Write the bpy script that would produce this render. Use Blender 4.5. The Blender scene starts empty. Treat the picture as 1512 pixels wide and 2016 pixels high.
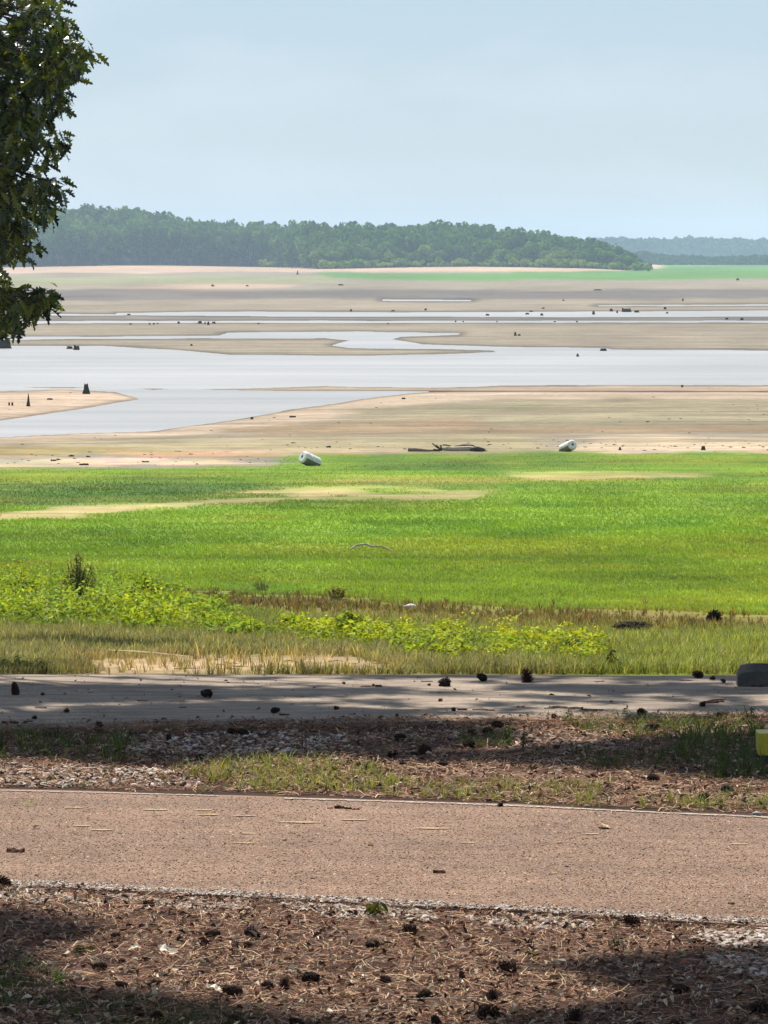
import bpy, math, random
import numpy as np

# ------------------------------------------------------------------ camera, world, sun, exposure
sc = bpy.context.scene
FPX = 11000.0                 # focal length in photograph pixels (photograph is 1512 x 2016)
CAMZ = 2.5                    # eye height above the pad
HORIZON = 500.0
TH = math.atan((1008.0 - HORIZON) / FPX)
cam = bpy.data.cameras.new('camera')
cam.sensor_fit = 'HORIZONTAL'; cam.sensor_width = 36.0
cam.lens = 36.0 * FPX / 1512.0
cam.clip_start = 0.5; cam.clip_end = 40000
cam_o = bpy.data.objects.new('camera', cam); sc.collection.objects.link(cam_o)
cam_o.location = (0, 0, CAMZ); cam_o.rotation_euler = (math.pi / 2 - TH, 0, 0)
sc.camera = cam_o
sc.render.resolution_x = 768; sc.render.resolution_y = 1024

SUN_EL, SUN_AZ = math.radians(58), math.radians(-20)     # azimuth from straight ahead (+y), negative = left
SUN_DIR = np.array([math.sin(SUN_AZ) * math.cos(SUN_EL), math.cos(SUN_AZ) * math.cos(SUN_EL), math.sin(SUN_EL)])
world = bpy.data.worlds.new('World'); sc.world = world; world.use_nodes = True
wn = world.node_tree; wn.nodes.clear()
sky = wn.nodes.new('ShaderNodeTexSky'); sky.sky_type = 'NISHITA'; sky.sun_disc = False
sky.sun_elevation = SUN_EL; sky.sun_rotation = SUN_AZ
sky.air_density = 1.0; sky.dust_density = 0.0; sky.ozone_density = 6.0; sky.altitude = 100
tc = wn.nodes.new('ShaderNodeTexCoord')
mp = wn.nodes.new('ShaderNodeMapping'); mp.inputs['Scale'].default_value = (22, 22, 75); mp.inputs['Location'].default_value = (0.35, 0, 0.2)
nz = wn.nodes.new('ShaderNodeTexNoise'); nz.inputs['Scale'].default_value = 1.0; nz.inputs['Detail'].default_value = 5; nz.inputs['Roughness'].default_value = 0.5
rp = wn.nodes.new('ShaderNodeValToRGB'); rp.color_ramp.elements[0].position = 0.44; rp.color_ramp.elements[1].position = 0.70
mul = wn.nodes.new('ShaderNodeMath'); mul.operation = 'MULTIPLY'; mul.inputs[1].default_value = 0.24
mx = wn.nodes.new('ShaderNodeMix'); mx.data_type = 'RGBA'
mx.inputs['B'].default_value = (9.6, 10.2, 10.9, 1)
bg = wn.nodes.new('ShaderNodeBackground'); bg.inputs['Strength'].default_value = 0.054
wo = wn.nodes.new('ShaderNodeOutputWorld')
L = wn.links.new
L(tc.outputs['Generated'], mp.inputs['Vector']); L(mp.outputs[0], nz.inputs['Vector']); L(nz.outputs[0], rp.inputs[0])
veil = wn.nodes.new('ShaderNodeMix'); veil.data_type = 'RGBA'; veil.inputs['Factor'].default_value = 0.5      # thin even veil over the whole sky
veil.inputs['B'].default_value = (6.2, 7.6, 9.8, 1); L(sky.outputs[0], veil.inputs['A'])
L(rp.outputs[0], mul.inputs[0]); L(mul.outputs[0], mx.inputs['Factor']); L(veil.outputs['Result'], mx.inputs['A'])
L(mx.outputs['Result'], bg.inputs[0]); L(bg.outputs[0], wo.inputs[0])

sun = bpy.data.lights.new('sun', 'SUN'); sun.energy = 5.0; sun.angle = math.radians(0.53); sun.color = (1.0, 0.95, 0.87)
sun_o = bpy.data.objects.new('sun', sun); sc.collection.objects.link(sun_o)
from mathutils import Vector, Matrix
sun_o.rotation_euler = Vector(SUN_DIR).to_track_quat('Z', 'Y').to_euler()
sun_o.location = (-30, 60, 90)
sc.view_settings.view_transform = 'Standard'; sc.view_settings.look = 'None'
sc.view_settings.exposure = 0.70; sc.view_settings.gamma = 1.0; sc.view_settings.use_curve_mapping = False
cy = sc.cycles
cy.max_bounces = 6; cy.diffuse_bounces = 2; cy.glossy_bounces = 2; cy.transmission_bounces = 3; cy.volume_bounces = 1; cy.transparent_max_bounces = 6
cy.use_denoising = True; cy.sample_clamp_indirect = 5

# ------------------------------------------------------------------ helpers
random.seed(7); R = np.random.default_rng(11)
COL = sc.collection

def lin(r, g, b, k=0.63):
    o = []
    for v in (r, g, b):
        v /= 255.0
        o.append((v / 12.92 if v <= 0.04045 else ((v + 0.055) / 1.055) ** 2.4) * k)
    return np.array(o)

cT, sT = math.cos(TH), math.sin(TH)
def ray(px, py):
    u = (np.asarray(px, float) - 756) / FPX; v = (1008 - np.asarray(py, float)) / FPX
    return u, cT + v * sT, -sT + v * cT
def onz(px, py, z):
    dx, dy, dz = ray(px, py); t = (z - CAMZ) / dz
    return dx * t, dy * t
def proj(x, y, z):
    zz = z - CAMZ
    d = y * cT - zz * sT; h = y * sT + zz * cT
    return 756 + FPX * x / d, 1008 - FPX * h / d

PY = np.array([-300, 0, 33.4, 38, 48, 62, 76, 95, 125, 155, 208, 256, 345, 450, 2400, 2900, 3300, 12000.])
PZ = np.array([0.3, 0, 0.0, -.229, -.773, -1.445, -1.99, -2.509, -3.18, -3.84, -5.06, -5.60, -5.70, -5.72, -5.70, -5.6, -5.6, -5.6])
_yy = np.unique(np.concatenate([np.linspace(-300, 450, 3001), np.linspace(450, 12000, 1200)]))
_zz = np.interp(_yy, PY, PZ)
_near = _yy < 450
_k = np.ones(13) / 13.0
_zs = _zz.copy(); _seg = np.convolve(np.pad(_zz[_near], 6, mode='edge'), _k, 'valid'); _zs[_near] = _seg
def H0(y): return np.interp(y, _yy, _zs)

def vnoise(x, y, seed=0):
    xi = np.floor(x).astype(np.int64); yi = np.floor(y).astype(np.int64); xf = x - xi; yf = y - yi
    def h(a, b):
        n = (a * 374761393 + b * 668265263 + seed * 1442695041) & 0xFFFFFFFF
        n = ((n ^ (n >> 13)) * 1274126177) & 0xFFFFFFFF
        return ((n ^ (n >> 16)) & 0xFFFF) / 65535.0
    u = xf * xf * (3 - 2 * xf); v = yf * yf * (3 - 2 * yf)
    return (h(xi, yi) * (1 - u) + h(xi + 1, yi) * u) * (1 - v) + (h(xi, yi + 1) * (1 - u) + h(xi + 1, yi + 1) * u) * v
def fbm(x, y, s, o=4, seed=0):
    r = 0; a = 0.5; f = 1.0 / s
    for i in range(o):
        r = r + a * vnoise(x * f + 17.3 * i, y * f - 9.1 * i, seed + i); a *= 0.5; f *= 2.03
    return r / (1 - 0.5 ** o)

def psd(poly, X, Y, sx=0.2):
    """signed distance (positive outside) to a polygon, x squeezed by sx"""
    P = np.array(poly, float); P[:, 0] *= sx; X = X * sx
    d = np.full(X.shape, 1e18); ins = np.zeros(X.shape, bool)
    n = len(P)
    for i in range(n):
        a = P[i]; b = P[(i + 1) % n]; e = b - a; wx = X - a[0]; wy = Y - a[1]
        t = np.clip((wx * e[0] + wy * e[1]) / (e @ e + 1e-12), 0, 1)
        d = np.minimum(d, (wx - t * e[0]) ** 2 + (wy - t * e[1]) ** 2)
        if a[1] != b[1]:
            c = ((a[1] > Y) != (b[1] > Y)) & (X < (b[0] - a[0]) * (Y - a[1]) / (b[1] - a[1]) + a[0])
            ins ^= c
    d = np.sqrt(d)
    return np.where(ins, -d, d)
def sm(a, b, x):
    t = np.clip((x - a) / (b - a), 0, 1); return t * t * (3 - 2 * t)
def inpoly(poly, X, Y): return psd(poly, X, Y, 1.0) < 0

# --- water and islands of the drawn-down lake, outlined on the photograph and laid on the lake's level
WL = -5.8
WATERS = [
 [(-300,678),(200,679),(330,686),(450,697),(720,698),(900,694),(985,691),(1600,691),(1900,692),(1900,766),(1300,762),(1000,763),(900,766),(820,771),(750,778),(600,800),(470,822),(300,846),(0,858),(-300,866)],
 [(-300,661),(0,662),(430,660),(450,653),(700,651),(905,655),(900,658),(790,661),(770,666),(830,676),(970,681),(1190,684),(1205,687),(1600,690),(1600,694),(985,693),(970,688),(860,685),(690,683),(655,678),(690,668),(640,664),(430,665),(0,666.5),(-300,666)],
 [(230,615),(500,612.5),(800,614),(1700,610),(1900,610),(1900,621),(1100,623),(600,622),(230,619)],
 [(-300,631),(800,630.5),(1900,630),(1900,633.8),(800,634),(-300,636)],
 [(-300,617),(120,617),(240,618),(240,620),(-300,620)],
 [(755,589),(925,589.5),(925,592),(755,591.5)],
 [(1180,600),(1900,597),(1900,599.5),(1180,602)],
]
ISLES = [
 [(-300,762),(0,767),(120,764),(230,769),(276,784),(150,803),(0,826),(-300,850)],
 [(380,764),(480,762),(590,759),(640,757.5),(720,760),(860,761),(1000,758),(1200,756),(1900,754),(1900,771),(1000,769),(600,767.5)],
 [(15,760),(120,759.6),(210,761),(120,762.6)], [(262,762.3),(300,761.8),(340,763.2),(300,764.6)],
]
def water_sd(px, py):
    s = np.full(px.shape, 1e9)
    for w in WATERS: s = np.minimum(s, psd(w, px, py))
    for i in ISLES: s = np.maximum(s, -psd(i, px, py))
    return s

SKYL = [(-400,398),(-100,396),(40,400),(100,401),(240,402),(300,412),(350,421),(440,433),(600,432),(750,436),(860,433),(960,438),(1050,452),(1130,465),(1190,478),(1230,492),(1285,516)]
def skyline(px): return np.interp(px, [a for a, b in SKYL], [b - 4 for a, b in SKYL])
def shore_y(x):
    p = 756 + FPX * x / 2800.0
    return 2960 + 14 * np.sin(x * 0.05) + 25 * np.sin(x * 0.021 + 1) - 330 * sm(530, 640, p)
def hill(x, y):
    p = 756 + FPX * x / np.maximum(y, 2000.0)
    top = np.clip((500 - skyline(p)) * (shore_y(x) + 190) / FPX + CAMZ - 18.0, -4.5, 40) * (1 - sm(1180, 1290, p)) + -5.6 * sm(1180, 1290, p)
    t = sm(0, 190, y - shore_y(x) + 8)
    beach = -5.6 + (1.5 + 0.5 * np.sin(x * 0.037)) * sm(-330, 0, y - shore_y(x)) * (1 - sm(1150, 1300, p))
    return beach + (np.maximum(top, -4.0) - beach) * t * (1 - sm(1250, 1300, p))
def terrain_z(x, y):
    x = np.asarray(x, float); y = np.asarray(y, float)
    z = H0(y)
    z = z + 0.05 * (fbm(x, y, 6.0, 3, 5) - 0.5) * sm(36, 60, y) * (1 - sm(180, 260, y))
    px, py = proj(x, y, -5.73)
    lake = (y > 225) & (y < 2080)
    if np.any(lake):
        wx = px[lake] if px.shape else px; wy = py[lake] if py.shape else py
        xx, yy = x[lake], y[lake]
        warp = (fbm(xx, yy * 0.35, 7.0, 4, 31) - 0.5) * 5.0 * np.clip((wy - 560) / 150.0, 0.35, 1.0)
        s = water_sd(wx, wy + warp)
        rise = np.maximum(0.13, H0(yy) - WL)
        zo = WL + rise * (1 - np.exp(-np.maximum(s, 0) / 22.0)) + 0.012 * (fbm(xx, yy, 3.0, 3, 9) - 0.5)
        zi = WL - 0.35 * (1 - np.exp(np.minimum(s, 0) / 7.0)) - 0.004
        z[lake] = np.where(s > 0, np.maximum(zo, WL + 0.004 + 0.006 * np.minimum(s, 1)), zi)
    far = y > 2080
    if np.any(far): z[far] = hill(x[far], y[far])
    return z
def TZ(x, y): return float(terrain_z(np.array([x]), np.array([y]))[0])
def G(px, py):
    """world point on the ground seen at a photograph pixel (arrays)"""
    px = np.atleast_1d(np.asarray(px, float)); py = np.atleast_1d(np.asarray(py, float))
    ys = _yy[_yy > 8]
    off = proj(np.zeros_like(ys), ys, H0(ys))[1]          # pixel row of the profile
    order = np.argsort(off)
    y = np.interp(py, off[order], ys[order])
    x = (px - 756) / FPX * y
    return x, y, H0(y)
def Gp(px, py):
    x, y, z = G(px, py); return float(x[0]), float(y[0]), TZ(float(x[0]), float(y[0]))
def at0(px, py, z=0.0):
    x, y = onz(px, py, z); return float(x), float(y)

# --- ground colours (albedo) laid in zones
ZONES = [
 # polygon, colour, softness px, warp px
 ([(1040,521),(1900,519),(1900,549),(900,553),(640,549),(640,537),(1000,537)], lin(105,150,70), 3, 3),
 ([(-300,546),(640,543),(640,556),(400,560),(-300,563)], lin(158,158,118), 4, 5),
 ([(-300,518),(1300,518),(1290,529),(1100,534),(640,536),(620,536),(300,537),(-300,538)], lin(212,180,152), 2, 4),
 ([(220,569),(330,561),(600,560),(560,566),(300,571)], lin(192,166,142), 3, 4),
 ([(-300,572),(1900,571),(1900,586),(700,589),(-300,591)], lin(128,120,112), 4, 6),
 ([(-300,622),(1900,622),(1900,629),(-300,629)], lin(140,132,122), 2, 2),
 ([(-300,640),(1900,636),(1900,690),(-300,678)], lin(158,146,126), 4, 3),
 ([(-300,750),(280,760),(290,790),(150,810),(-300,860)], lin(196,173,148), 4, 2),
 ([(380,755),(1900,750),(1900,790),(900,792),(650,822),(500,850),(-300,900),(-300,850),(470,815)], lin(193,172,147), 5, 6),
 ([(380,765),(600,766),(900,766.5),(1512,767),(1900,768),(1900,770.5),(1000,769.5),(600,768.5),(380,767)], lin(104,80,66), 0.9, 1),
 ([(700,806),(1000,786),(1900,784),(1900,842),(900,850),(660,846)], lin(156,145,116), 7, 8),
 ([(440,845),(900,826),(1000,845),(1900,838),(1900,852),(900,862),(500,866)], lin(160,138,108), 5, 7),
 ([(-300,868),(600,866),(1000,862),(1180,890),(1000,898),(500,898),(-300,900)], lin(170,157,120), 6, 7),
 ([(-300,880),(200,882),(520,893),(560,900),(-300,896)], lin(160,142,95), 3, 5),
 ([(-300,899),(150,898),(420,906),(540,914),(-300,926)], lin(206,184,146), 3, 5),
 ([(1150,872),(1300,866),(1900,862),(1900,895),(1100,895)], lin(206,185,152), 5, 8),
 ([(-300,922),(300,921),(520,917),(575,897),(800,893),(1900,888),(1900,1230),(1000,1205),(500,1170),(-300,1160)], lin(122, 153, 40), 4, 5),
 ([(-300,948),(300,944),(560,955),(560,970),(250,985),(-300,1000)], lin(86, 118, 44), 8, 8),
 ([(680,905),(960,908),(940,930),(700,925)], lin(100, 136, 40), 8, 6),
 ([(-300,1012),(0,1012),(300,988),(600,966),(960,964),(970,971),(600,983),(300,1000),(0,1022),(-300,1028)], lin(190, 172, 118), 8, 14),
 ([(540,951),(700,943),(960,944),(960,956),(600,962)], lin(150,158,72), 8, 9),
 ([(1010,932),(1200,929),(1350,936),(1200,945),(1060,943)], lin(184,180,106), 7, 9),
 ([(-300,985),(0,985),(250,980),(560,972),(560,978),(250,992),(-300,1010)], lin(120,140,60), 5, 6),
 ([(-300,1085),(600,1110),(1900,1140),(1900,1250),(-300,1200)], lin(138, 164, 50), 22, 14),
 ([(330,1156),(700,1178),(1000,1198),(1900,1226),(1900,1256),(1000,1242),(700,1226),(330,1196)], lin(138, 126, 62), 8, 8),
 ([(700,1222),(1000,1238),(1900,1245),(1900,1345),(1000,1345)], lin(146, 160, 60), 10, 10),
 ([(-300,1160),(320,1165),(600,1225),(1180,1270),(1180,1310),(600,1262),(-300,1235)], lin(116,134,42), 8, 6),
 ([(-300,1236),(400,1243),(700,1275),(1000,1306),(1200,1345),(-300,1345)], lin(146, 142, 92), 8, 8),
 ([(150,1303),(400,1290),(700,1293),(780,1322),(200,1330)], lin(196,168,128), 8, 10),
 ([(-300,1327),(1900,1330),(1900,2600),(-300,2600)], lin(82, 59, 46), 3, 3),
]
BASEC = lin(160, 148, 128)
def ground_colour(px, py, x, y):
    px = np.clip(px, -280, 1880)
    n = fbm(x, y, 1.0, 3, 3) - 0.5
    nb = fbm(px * 0.06, py, 9.0, 4, 77) - 0.5
    c = np.tile(BASEC, (px.size, 1)).astype(float)
    for i, (poly, colr, soft, wp) in enumerate(ZONES):
        sel = (py > min(p[1] for p in poly) - 40) & (py < max(p[1] for p in poly) + 40)
        if not sel.any(): continue
        w = (fbm(px[sel] * 0.07, py[sel], 11.0, 4, 100 + i) - 0.5) * 2.4 * wp
        m = 1 - sm(-soft, soft, psd(poly, px[sel], py[sel], 0.12) + w)
        c[sel] = c[sel] * (1 - m[:, None]) + colr * m[:, None]
    k = 1 + 0.5 * nb + 0.2 * n
    big = fbm(x, y * 0.45, 5.0, 4, 141) - 0.5
    k = k + 0.75 * big * sm(40, 70, y) * (1 - sm(230, 300, y))
    pt = (sm(0.46, 0.72, fbm(x, y * 0.3, 3.2, 4, 201)) * sm(50, 70, y) * (1 - sm(212, 225, y)))[:, None]      # drier, yellower growth in patches
    c = c * (1 - pt) + c * np.array([1.32, 1.02, 1.25]) * pt
    pt = (sm(0.55, 0.75, fbm(x, y * 0.3, 2.0, 4, 231)) * sm(50, 70, y) * (1 - sm(212, 225, y)))[:, None]     # shadow streaks of the lawn, painted in as darker patches
    c = c * (1 - pt) + c * np.array([0.72, 0.84, 1.0]) * pt
    return np.clip(c * k[:, None], 0, 1)

def mesh_tri(name, V, T, col=None, smooth=False):
    me = bpy.data.meshes.new(name)
    V = np.ascontiguousarray(V, np.float32); T = np.ascontiguousarray(T, np.int32)
    me.vertices.add(len(V)); me.vertices.foreach_set('co', V.ravel())
    me.loops.add(T.size); me.loops.foreach_set('vertex_index', T.ravel())
    me.polygons.add(len(T)); me.polygons.foreach_set('loop_start', np.arange(0, T.size, 3, dtype=np.int32))
    me.polygons.foreach_set('loop_total', np.full(len(T), 3, np.int32))
    me.polygons.foreach_set('use_smooth', np.full(len(T), smooth, bool))
    if col is not None:
        a = me.color_attributes.new('col', 'FLOAT_COLOR', 'POINT')
        a.data.foreach_set('color', np.concatenate([col, np.ones((len(V), 1))], 1).astype(np.float32).ravel())
    me.update(calc_edges=True); me.validate(verbose=False)
    return me
def link(name, me, mat=None, parent=None, loc=None, label=None, cat=None, group=None, kind=None):
    o = bpy.data.objects.new(name, me)
    if me is not None and mat is not None and len(me.materials) == 0: me.materials.append(mat)
    COL.objects.link(o)
    if parent is not None: o.parent = parent
    if loc is not None: o.location = loc
    return tag(o, label, cat, group, kind)
def tag(o, label=None, cat=None, group=None, kind=None):
    if label: o['label'] = label
    if cat: o['category'] = cat
    if group: o['group'] = group
    if kind: o['kind'] = kind
    return o

def rotm(yaw, pitch, roll):
    cy_, sy_ = np.cos(yaw), np.sin(yaw); cp, sp = np.cos(pitch), np.sin(pitch); cr, sr = np.cos(roll), np.sin(roll)
    k = len(yaw); Rz = np.zeros((k, 3, 3)); Rx = np.zeros((k, 3, 3)); Ry = np.zeros((k, 3, 3))
    Rz[:, 0, 0] = cy_; Rz[:, 0, 1] = -sy_; Rz[:, 1, 0] = sy_; Rz[:, 1, 1] = cy_; Rz[:, 2, 2] = 1
    Rx[:, 0, 0] = 1; Rx[:, 1, 1] = cp; Rx[:, 1, 2] = -sp; Rx[:, 2, 1] = sp; Rx[:, 2, 2] = cp
    Ry[:, 0, 0] = cr; Ry[:, 0, 2] = sr; Ry[:, 1, 1] = 1; Ry[:, 2, 0] = -sr; Ry[:, 2, 2] = cr
    return Rz @ Rx @ Ry
def scatter(tv, tt, M, loc, col):
    """copies of a triangle template; M (k,3,3), loc (k,3), col (k,3)"""
    k = len(loc); n = len(tv)
    V = np.einsum('kij,nj->kni', M, tv) + loc[:, None, :]
    T = (tt[None] + (np.arange(k) * n)[:, None, None]).reshape(-1, 3)
    C = np.repeat(col, n, 0)
    return V.reshape(-1, 3), T, C
def join(parts):
    Vs, Ts, Cs, o = [], [], [], 0
    for V, T, C in parts:
        Vs.append(V); Ts.append(T + o); Cs.append(C); o += len(V)
    return np.concatenate(Vs), np.concatenate(Ts), np.concatenate(Cs)
def tri(faces):
    o = []
    for f in faces:
        for i in range(1, len(f) - 1): o.append((f[0], f[i], f[i + 1]))
    return np.array(o, np.int32)
def jit(col, n, a=0.2, hue=0.06):
    c = np.tile(np.asarray(col), (n, 1)) if np.ndim(col) == 1 else np.array(col)
    return np.clip(c * (1 + R.normal(0, a, (n, 1))).clip(0.3, 2.2) * (1 + R.normal(0, hue, (n, 3))), 0.002, 0.95)
def tube(pts, rad, seg=6, cap=True):
    pts = np.array(pts, float); n = len(pts); rad = np.broadcast_to(rad, (n,))
    V, F = [], []
    for i in range(n):
        d = pts[min(i + 1, n - 1)] - pts[max(i - 1, 0)]; d /= np.linalg.norm(d) + 1e-9
        a = np.array([0, 0, 1.0]) if abs(d[2]) < 0.9 else np.array([1.0, 0, 0])
        u = np.cross(d, a); u /= np.linalg.norm(u); v = np.cross(d, u)
        for s in range(seg):
            t = 2 * math.pi * s / seg; V.append(pts[i] + rad[i] * (math.cos(t) * u + math.sin(t) * v))
    for i in range(n - 1):
        for s in range(seg):
            a = i * seg + s; b = i * seg + (s + 1) % seg; F.append((a, b, b + seg, a + seg))
    if cap:
        F.append(tuple(range(seg))[::-1]); F.append(tuple(range((n - 1) * seg, n * seg)))
    return np.array(V), tri(F)

# ------------------------------------------------------------------ materials
def mat(name, build):
    m = bpy.data.materials.new(name); m.use_nodes = True; nt = m.node_tree; nt.nodes.clear()
    out = nt.nodes.new('ShaderNodeOutputMaterial'); s = build(nt); nt.links.new(s, out.inputs['Surface']); return m
def nd(nt, t, **kw):
    n = nt.nodes.new(t)
    for k, v in kw.items():
        if k in n.inputs: n.inputs[k].default_value = v
        else: setattr(n, k, v)
    return n
def mixc(nt, f, a, b, mode='MIX'):
    m = nt.nodes.new('ShaderNodeMix'); m.data_type = 'RGBA'; m.blend_type = mode
    for sock, v in (('Factor', f), ('A', a), ('B', b)):
        if hasattr(v, 'links'): nt.links.new(v, m.inputs[sock])
        else: m.inputs[sock].default_value = v if sock == 'Factor' else (*v, 1)[:4]
    return m.outputs['Result']
def noise(nt, scale, detail=4, rough=0.55, coord='Object', vec=None):
    n = nd(nt, 'ShaderNodeTexNoise', Scale=scale, Detail=detail, Roughness=rough)
    if vec is None:
        t = nt.nodes.new('ShaderNodeTexCoord'); vec = t.outputs[coord]
    nt.links.new(vec, n.inputs['Vector']); return n.outputs[0]
def ramp(nt, x, stops):
    r = nt.nodes.new('ShaderNodeValToRGB'); e = r.color_ramp.elements
    while len(e) < len(stops): e.new(0.5)
    for i, (p, c) in enumerate(stops):
        e[i].position = p; e[i].color = (c, c, c, 1) if np.isscalar(c) else (*c, 1)
    nt.links.new(x, r.inputs[0]); return r.outputs[0]
def bsdf(nt, col, rough=0.9, spec=0.2, bump=None, bstr=0.3, bdist=0.01):
    b = nd(nt, 'ShaderNodeBsdfPrincipled', Roughness=rough); b.inputs['Specular IOR Level'].default_value = spec
    if hasattr(col, 'links'): nt.links.new(col, b.inputs['Base Color'])
    else: b.inputs['Base Color'].default_value = (*col, 1)
    if bump is not None:
        k = nd(nt, 'ShaderNodeBump', Strength=bstr, Distance=bdist); nt.links.new(bump, k.inputs['Height']); nt.links.new(k.outputs[0], b.inputs['Normal'])
    return b.outputs[0]
def attr(nt):
    a = nt.nodes.new('ShaderNodeVertexColor'); a.layer_name = 'col'; return a.outputs[0]
def leafy(name, trans=0.35, rough=0.5, spec=0.3):
    def f(nt):
        c = attr(nt); p = bsdf(nt, c, rough, spec)
        t = nt.nodes.new('ShaderNodeBsdfTranslucent'); nt.links.new(mixc(nt, 1.0, c, (1.0, 0.93, 0.5), 'MULTIPLY'), t.inputs[0])
        m = nt.nodes.new('ShaderNodeMixShader'); m.inputs[0].default_value = trans
        nt.links.new(p, m.inputs[1]); nt.links.new(t.outputs[0], m.inputs[2]); return m.outputs[0]
    return mat(name, f)
def vcmat(name, rough=0.9, spec=0.15, nscale=None, namt=0.4, bstr=0.3, bdist=0.005):
    def f(nt):
        c = attr(nt)
        if nscale:
            n = noise(nt, nscale, 5, 0.6); c = mixc(nt, 1.0, c, ramp(nt, n, [(0.3, 1 - namt), (0.7, 1 + namt * 0.6)]), 'MULTIPLY')
            return bsdf(nt, c, rough, spec, n, bstr, bdist)
        return bsdf(nt, c, rough, spec)
    return mat(name, f)

def terrain_mat(nt):
    c = attr(nt)
    n1 = noise(nt, 2.2, 6, 0.65); n2 = noise(nt, 25.0, 4, 0.6)
    c = mixc(nt, 1.0, c, ramp(nt, n1, [(0.28, 0.72), (0.72, 1.25)]), 'MULTIPLY')
    c = mixc(nt, 1.0, c, ramp(nt, n2, [(0.3, 0.8), (0.7, 1.15)]), 'MULTIPLY')
    t = nt.nodes.new('ShaderNodeTexCoord')
    for scl, lo, hi in (((0.05, 0.22, 1), 0.72, 1.22), ((0.25, 0.9, 1), 0.80, 1.15)):
        m = nd(nt, 'ShaderNodeMapping'); m.inputs['Scale'].default_value = scl; nt.links.new(t.outputs['Object'], m.inputs[0])
        c = mixc(nt, 1.0, c, ramp(nt, noise(nt, 1.0, 6, 0.68, vec=m.outputs[0]), [(0.34, lo), (0.66, hi)]), 'MULTIPLY')
    return bsdf(nt, c, 0.95, 0.1, n1, 0.5, 0.06)
M_ground = mat('ground', terrain_mat)
def water_mat(nt):
    t = nt.nodes.new('ShaderNodeTexCoord'); m = nd(nt, 'ShaderNodeMapping'); m.inputs['Scale'].default_value = (1, 0.6, 1)
    nt.links.new(t.outputs['Object'], m.inputs[0])
    n = noise(nt, 1.6, 4, 0.6, vec=m.outputs[0]); big = noise(nt, 0.03, 3, 0.5, vec=m.outputs[0])
    c = mixc(nt, ramp(nt, big, [(0.35, 0.0), (0.65, 1.0)]), (0.245, 0.23, 0.203), (0.30, 0.284, 0.256))
    m2 = nd(nt, 'ShaderNodeMapping'); m2.inputs['Scale'].default_value = (0.02, 0.11, 1); nt.links.new(t.outputs['Object'], m2.inputs[0])
    w = noise(nt, 1.0, 5, 0.65, vec=m2.outputs[0]); c = mixc(nt, 1.0, c, ramp(nt, w, [(0.36, 0.93), (0.64, 1.08)]), 'MULTIPLY')
    b = nd(nt, 'ShaderNodeBsdfPrincipled'); b.inputs['Specular IOR Level'].default_value = 0.4; nt.links.new(c, b.inputs['Base Color'])
    nt.links.new(ramp(nt, w, [(0.4, 0.30), (0.62, 0.37)]), b.inputs['Roughness'])
    k = nd(nt, 'ShaderNodeBump', Strength=0.4, Distance=0.06); nt.links.new(n, k.inputs['Height']); nt.links.new(k.outputs[0], b.inputs['Normal'])
    return b.outputs[0]
M_water = mat('muddy_water', water_mat)
def asphalt_mat(nt):
    n = noise(nt, 130, 4, 0.7); n2 = noise(nt, 2.2, 5, 0.6); n3 = noise(nt, 0.5, 3, 0.5)
    c = mixc(nt, ramp(nt, n, [(0.38, 0.0), (0.62, 1.0)]), (0.098, 0.058, 0.038), (0.295, 0.188, 0.125))
    c = mixc(nt, 1.0, c, ramp(nt, n2, [(0.3, 0.78), (0.7, 1.18)]), 'MULTIPLY')
    c = mixc(nt, 1.0, c, ramp(nt, n3, [(0.35, 0.85), (0.65, 1.1)]), 'MULTIPLY')
    t = nt.nodes.new('ShaderNodeTexCoord'); m = nd(nt, 'ShaderNodeMapping'); m.inputs['Scale'].default_value = (0.35, 2.4, 1); nt.links.new(t.outputs['Object'], m.inputs[0])
    c = mixc(nt, 1.0, c, ramp(nt, noise(nt, 1.0, 5, 0.6, vec=m.outputs[0]), [(0.33, 0.78), (0.66, 1.16)]), 'MULTIPLY')
    return bsdf(nt, c, 0.85, 0.25, n, 0.7, 0.006)
M_asphalt = mat('reddish_chip_seal', asphalt_mat)
def concrete_mat(c1, c2, sc1=1.3):
    def f(nt):
        n = noise(nt, sc1, 6, 0.65); n2 = noise(nt, 45, 4, 0.7)
        c = mixc(nt, ramp(nt, n, [(0.3, 0.0), (0.7, 1.0)]), c1, c2)
        c = mixc(nt, 1.0, c, ramp(nt, n2, [(0.3, 0.82), (0.7, 1.1)]), 'MULTIPLY')
        return bsdf(nt, c, 0.9, 0.2, n2, 0.35, 0.004)
    return f
def pad_mat(nt):
    t = nt.nodes.new('ShaderNodeTexCoord'); n2 = noise(nt, 45, 4, 0.7); c = (0.36, 0.30, 0.24)
    n0 = noise(nt, 1.3, 6, 0.65); c = mixc(nt, ramp(nt, n0, [(0.3, 0.0), (0.7, 1.0)]), (0.22, 0.172, 0.128), (0.36, 0.284, 0.212))
    for scl, lo, hi in (((0.9, 5, 1), 0.62, 1.15), ((3.5, 22, 1), 0.72, 1.12), ((0.5, 2.0, 1), 0.8, 1.1)):
        m = nd(nt, 'ShaderNodeMapping'); m.inputs['Scale'].default_value = scl; nt.links.new(t.outputs['Object'], m.inputs[0])
        c = mixc(nt, 1.0, c, ramp(nt, noise(nt, 1.0, 6, 0.7, vec=m.outputs[0]), [(0.33, lo), (0.62, hi)]), 'MULTIPLY')
    c = mixc(nt, 1.0, c, ramp(nt, n2, [(0.3, 0.8), (0.7, 1.1)]), 'MULTIPLY')
    return bsdf(nt, c, 0.92, 0.15, n2, 0.5, 0.006)
M_concrete = mat('worn_concrete', pad_mat)
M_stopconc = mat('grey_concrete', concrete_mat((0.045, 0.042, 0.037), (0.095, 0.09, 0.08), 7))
M_vc = vcmat('matte_coloured', 0.92, 0.12)
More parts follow.
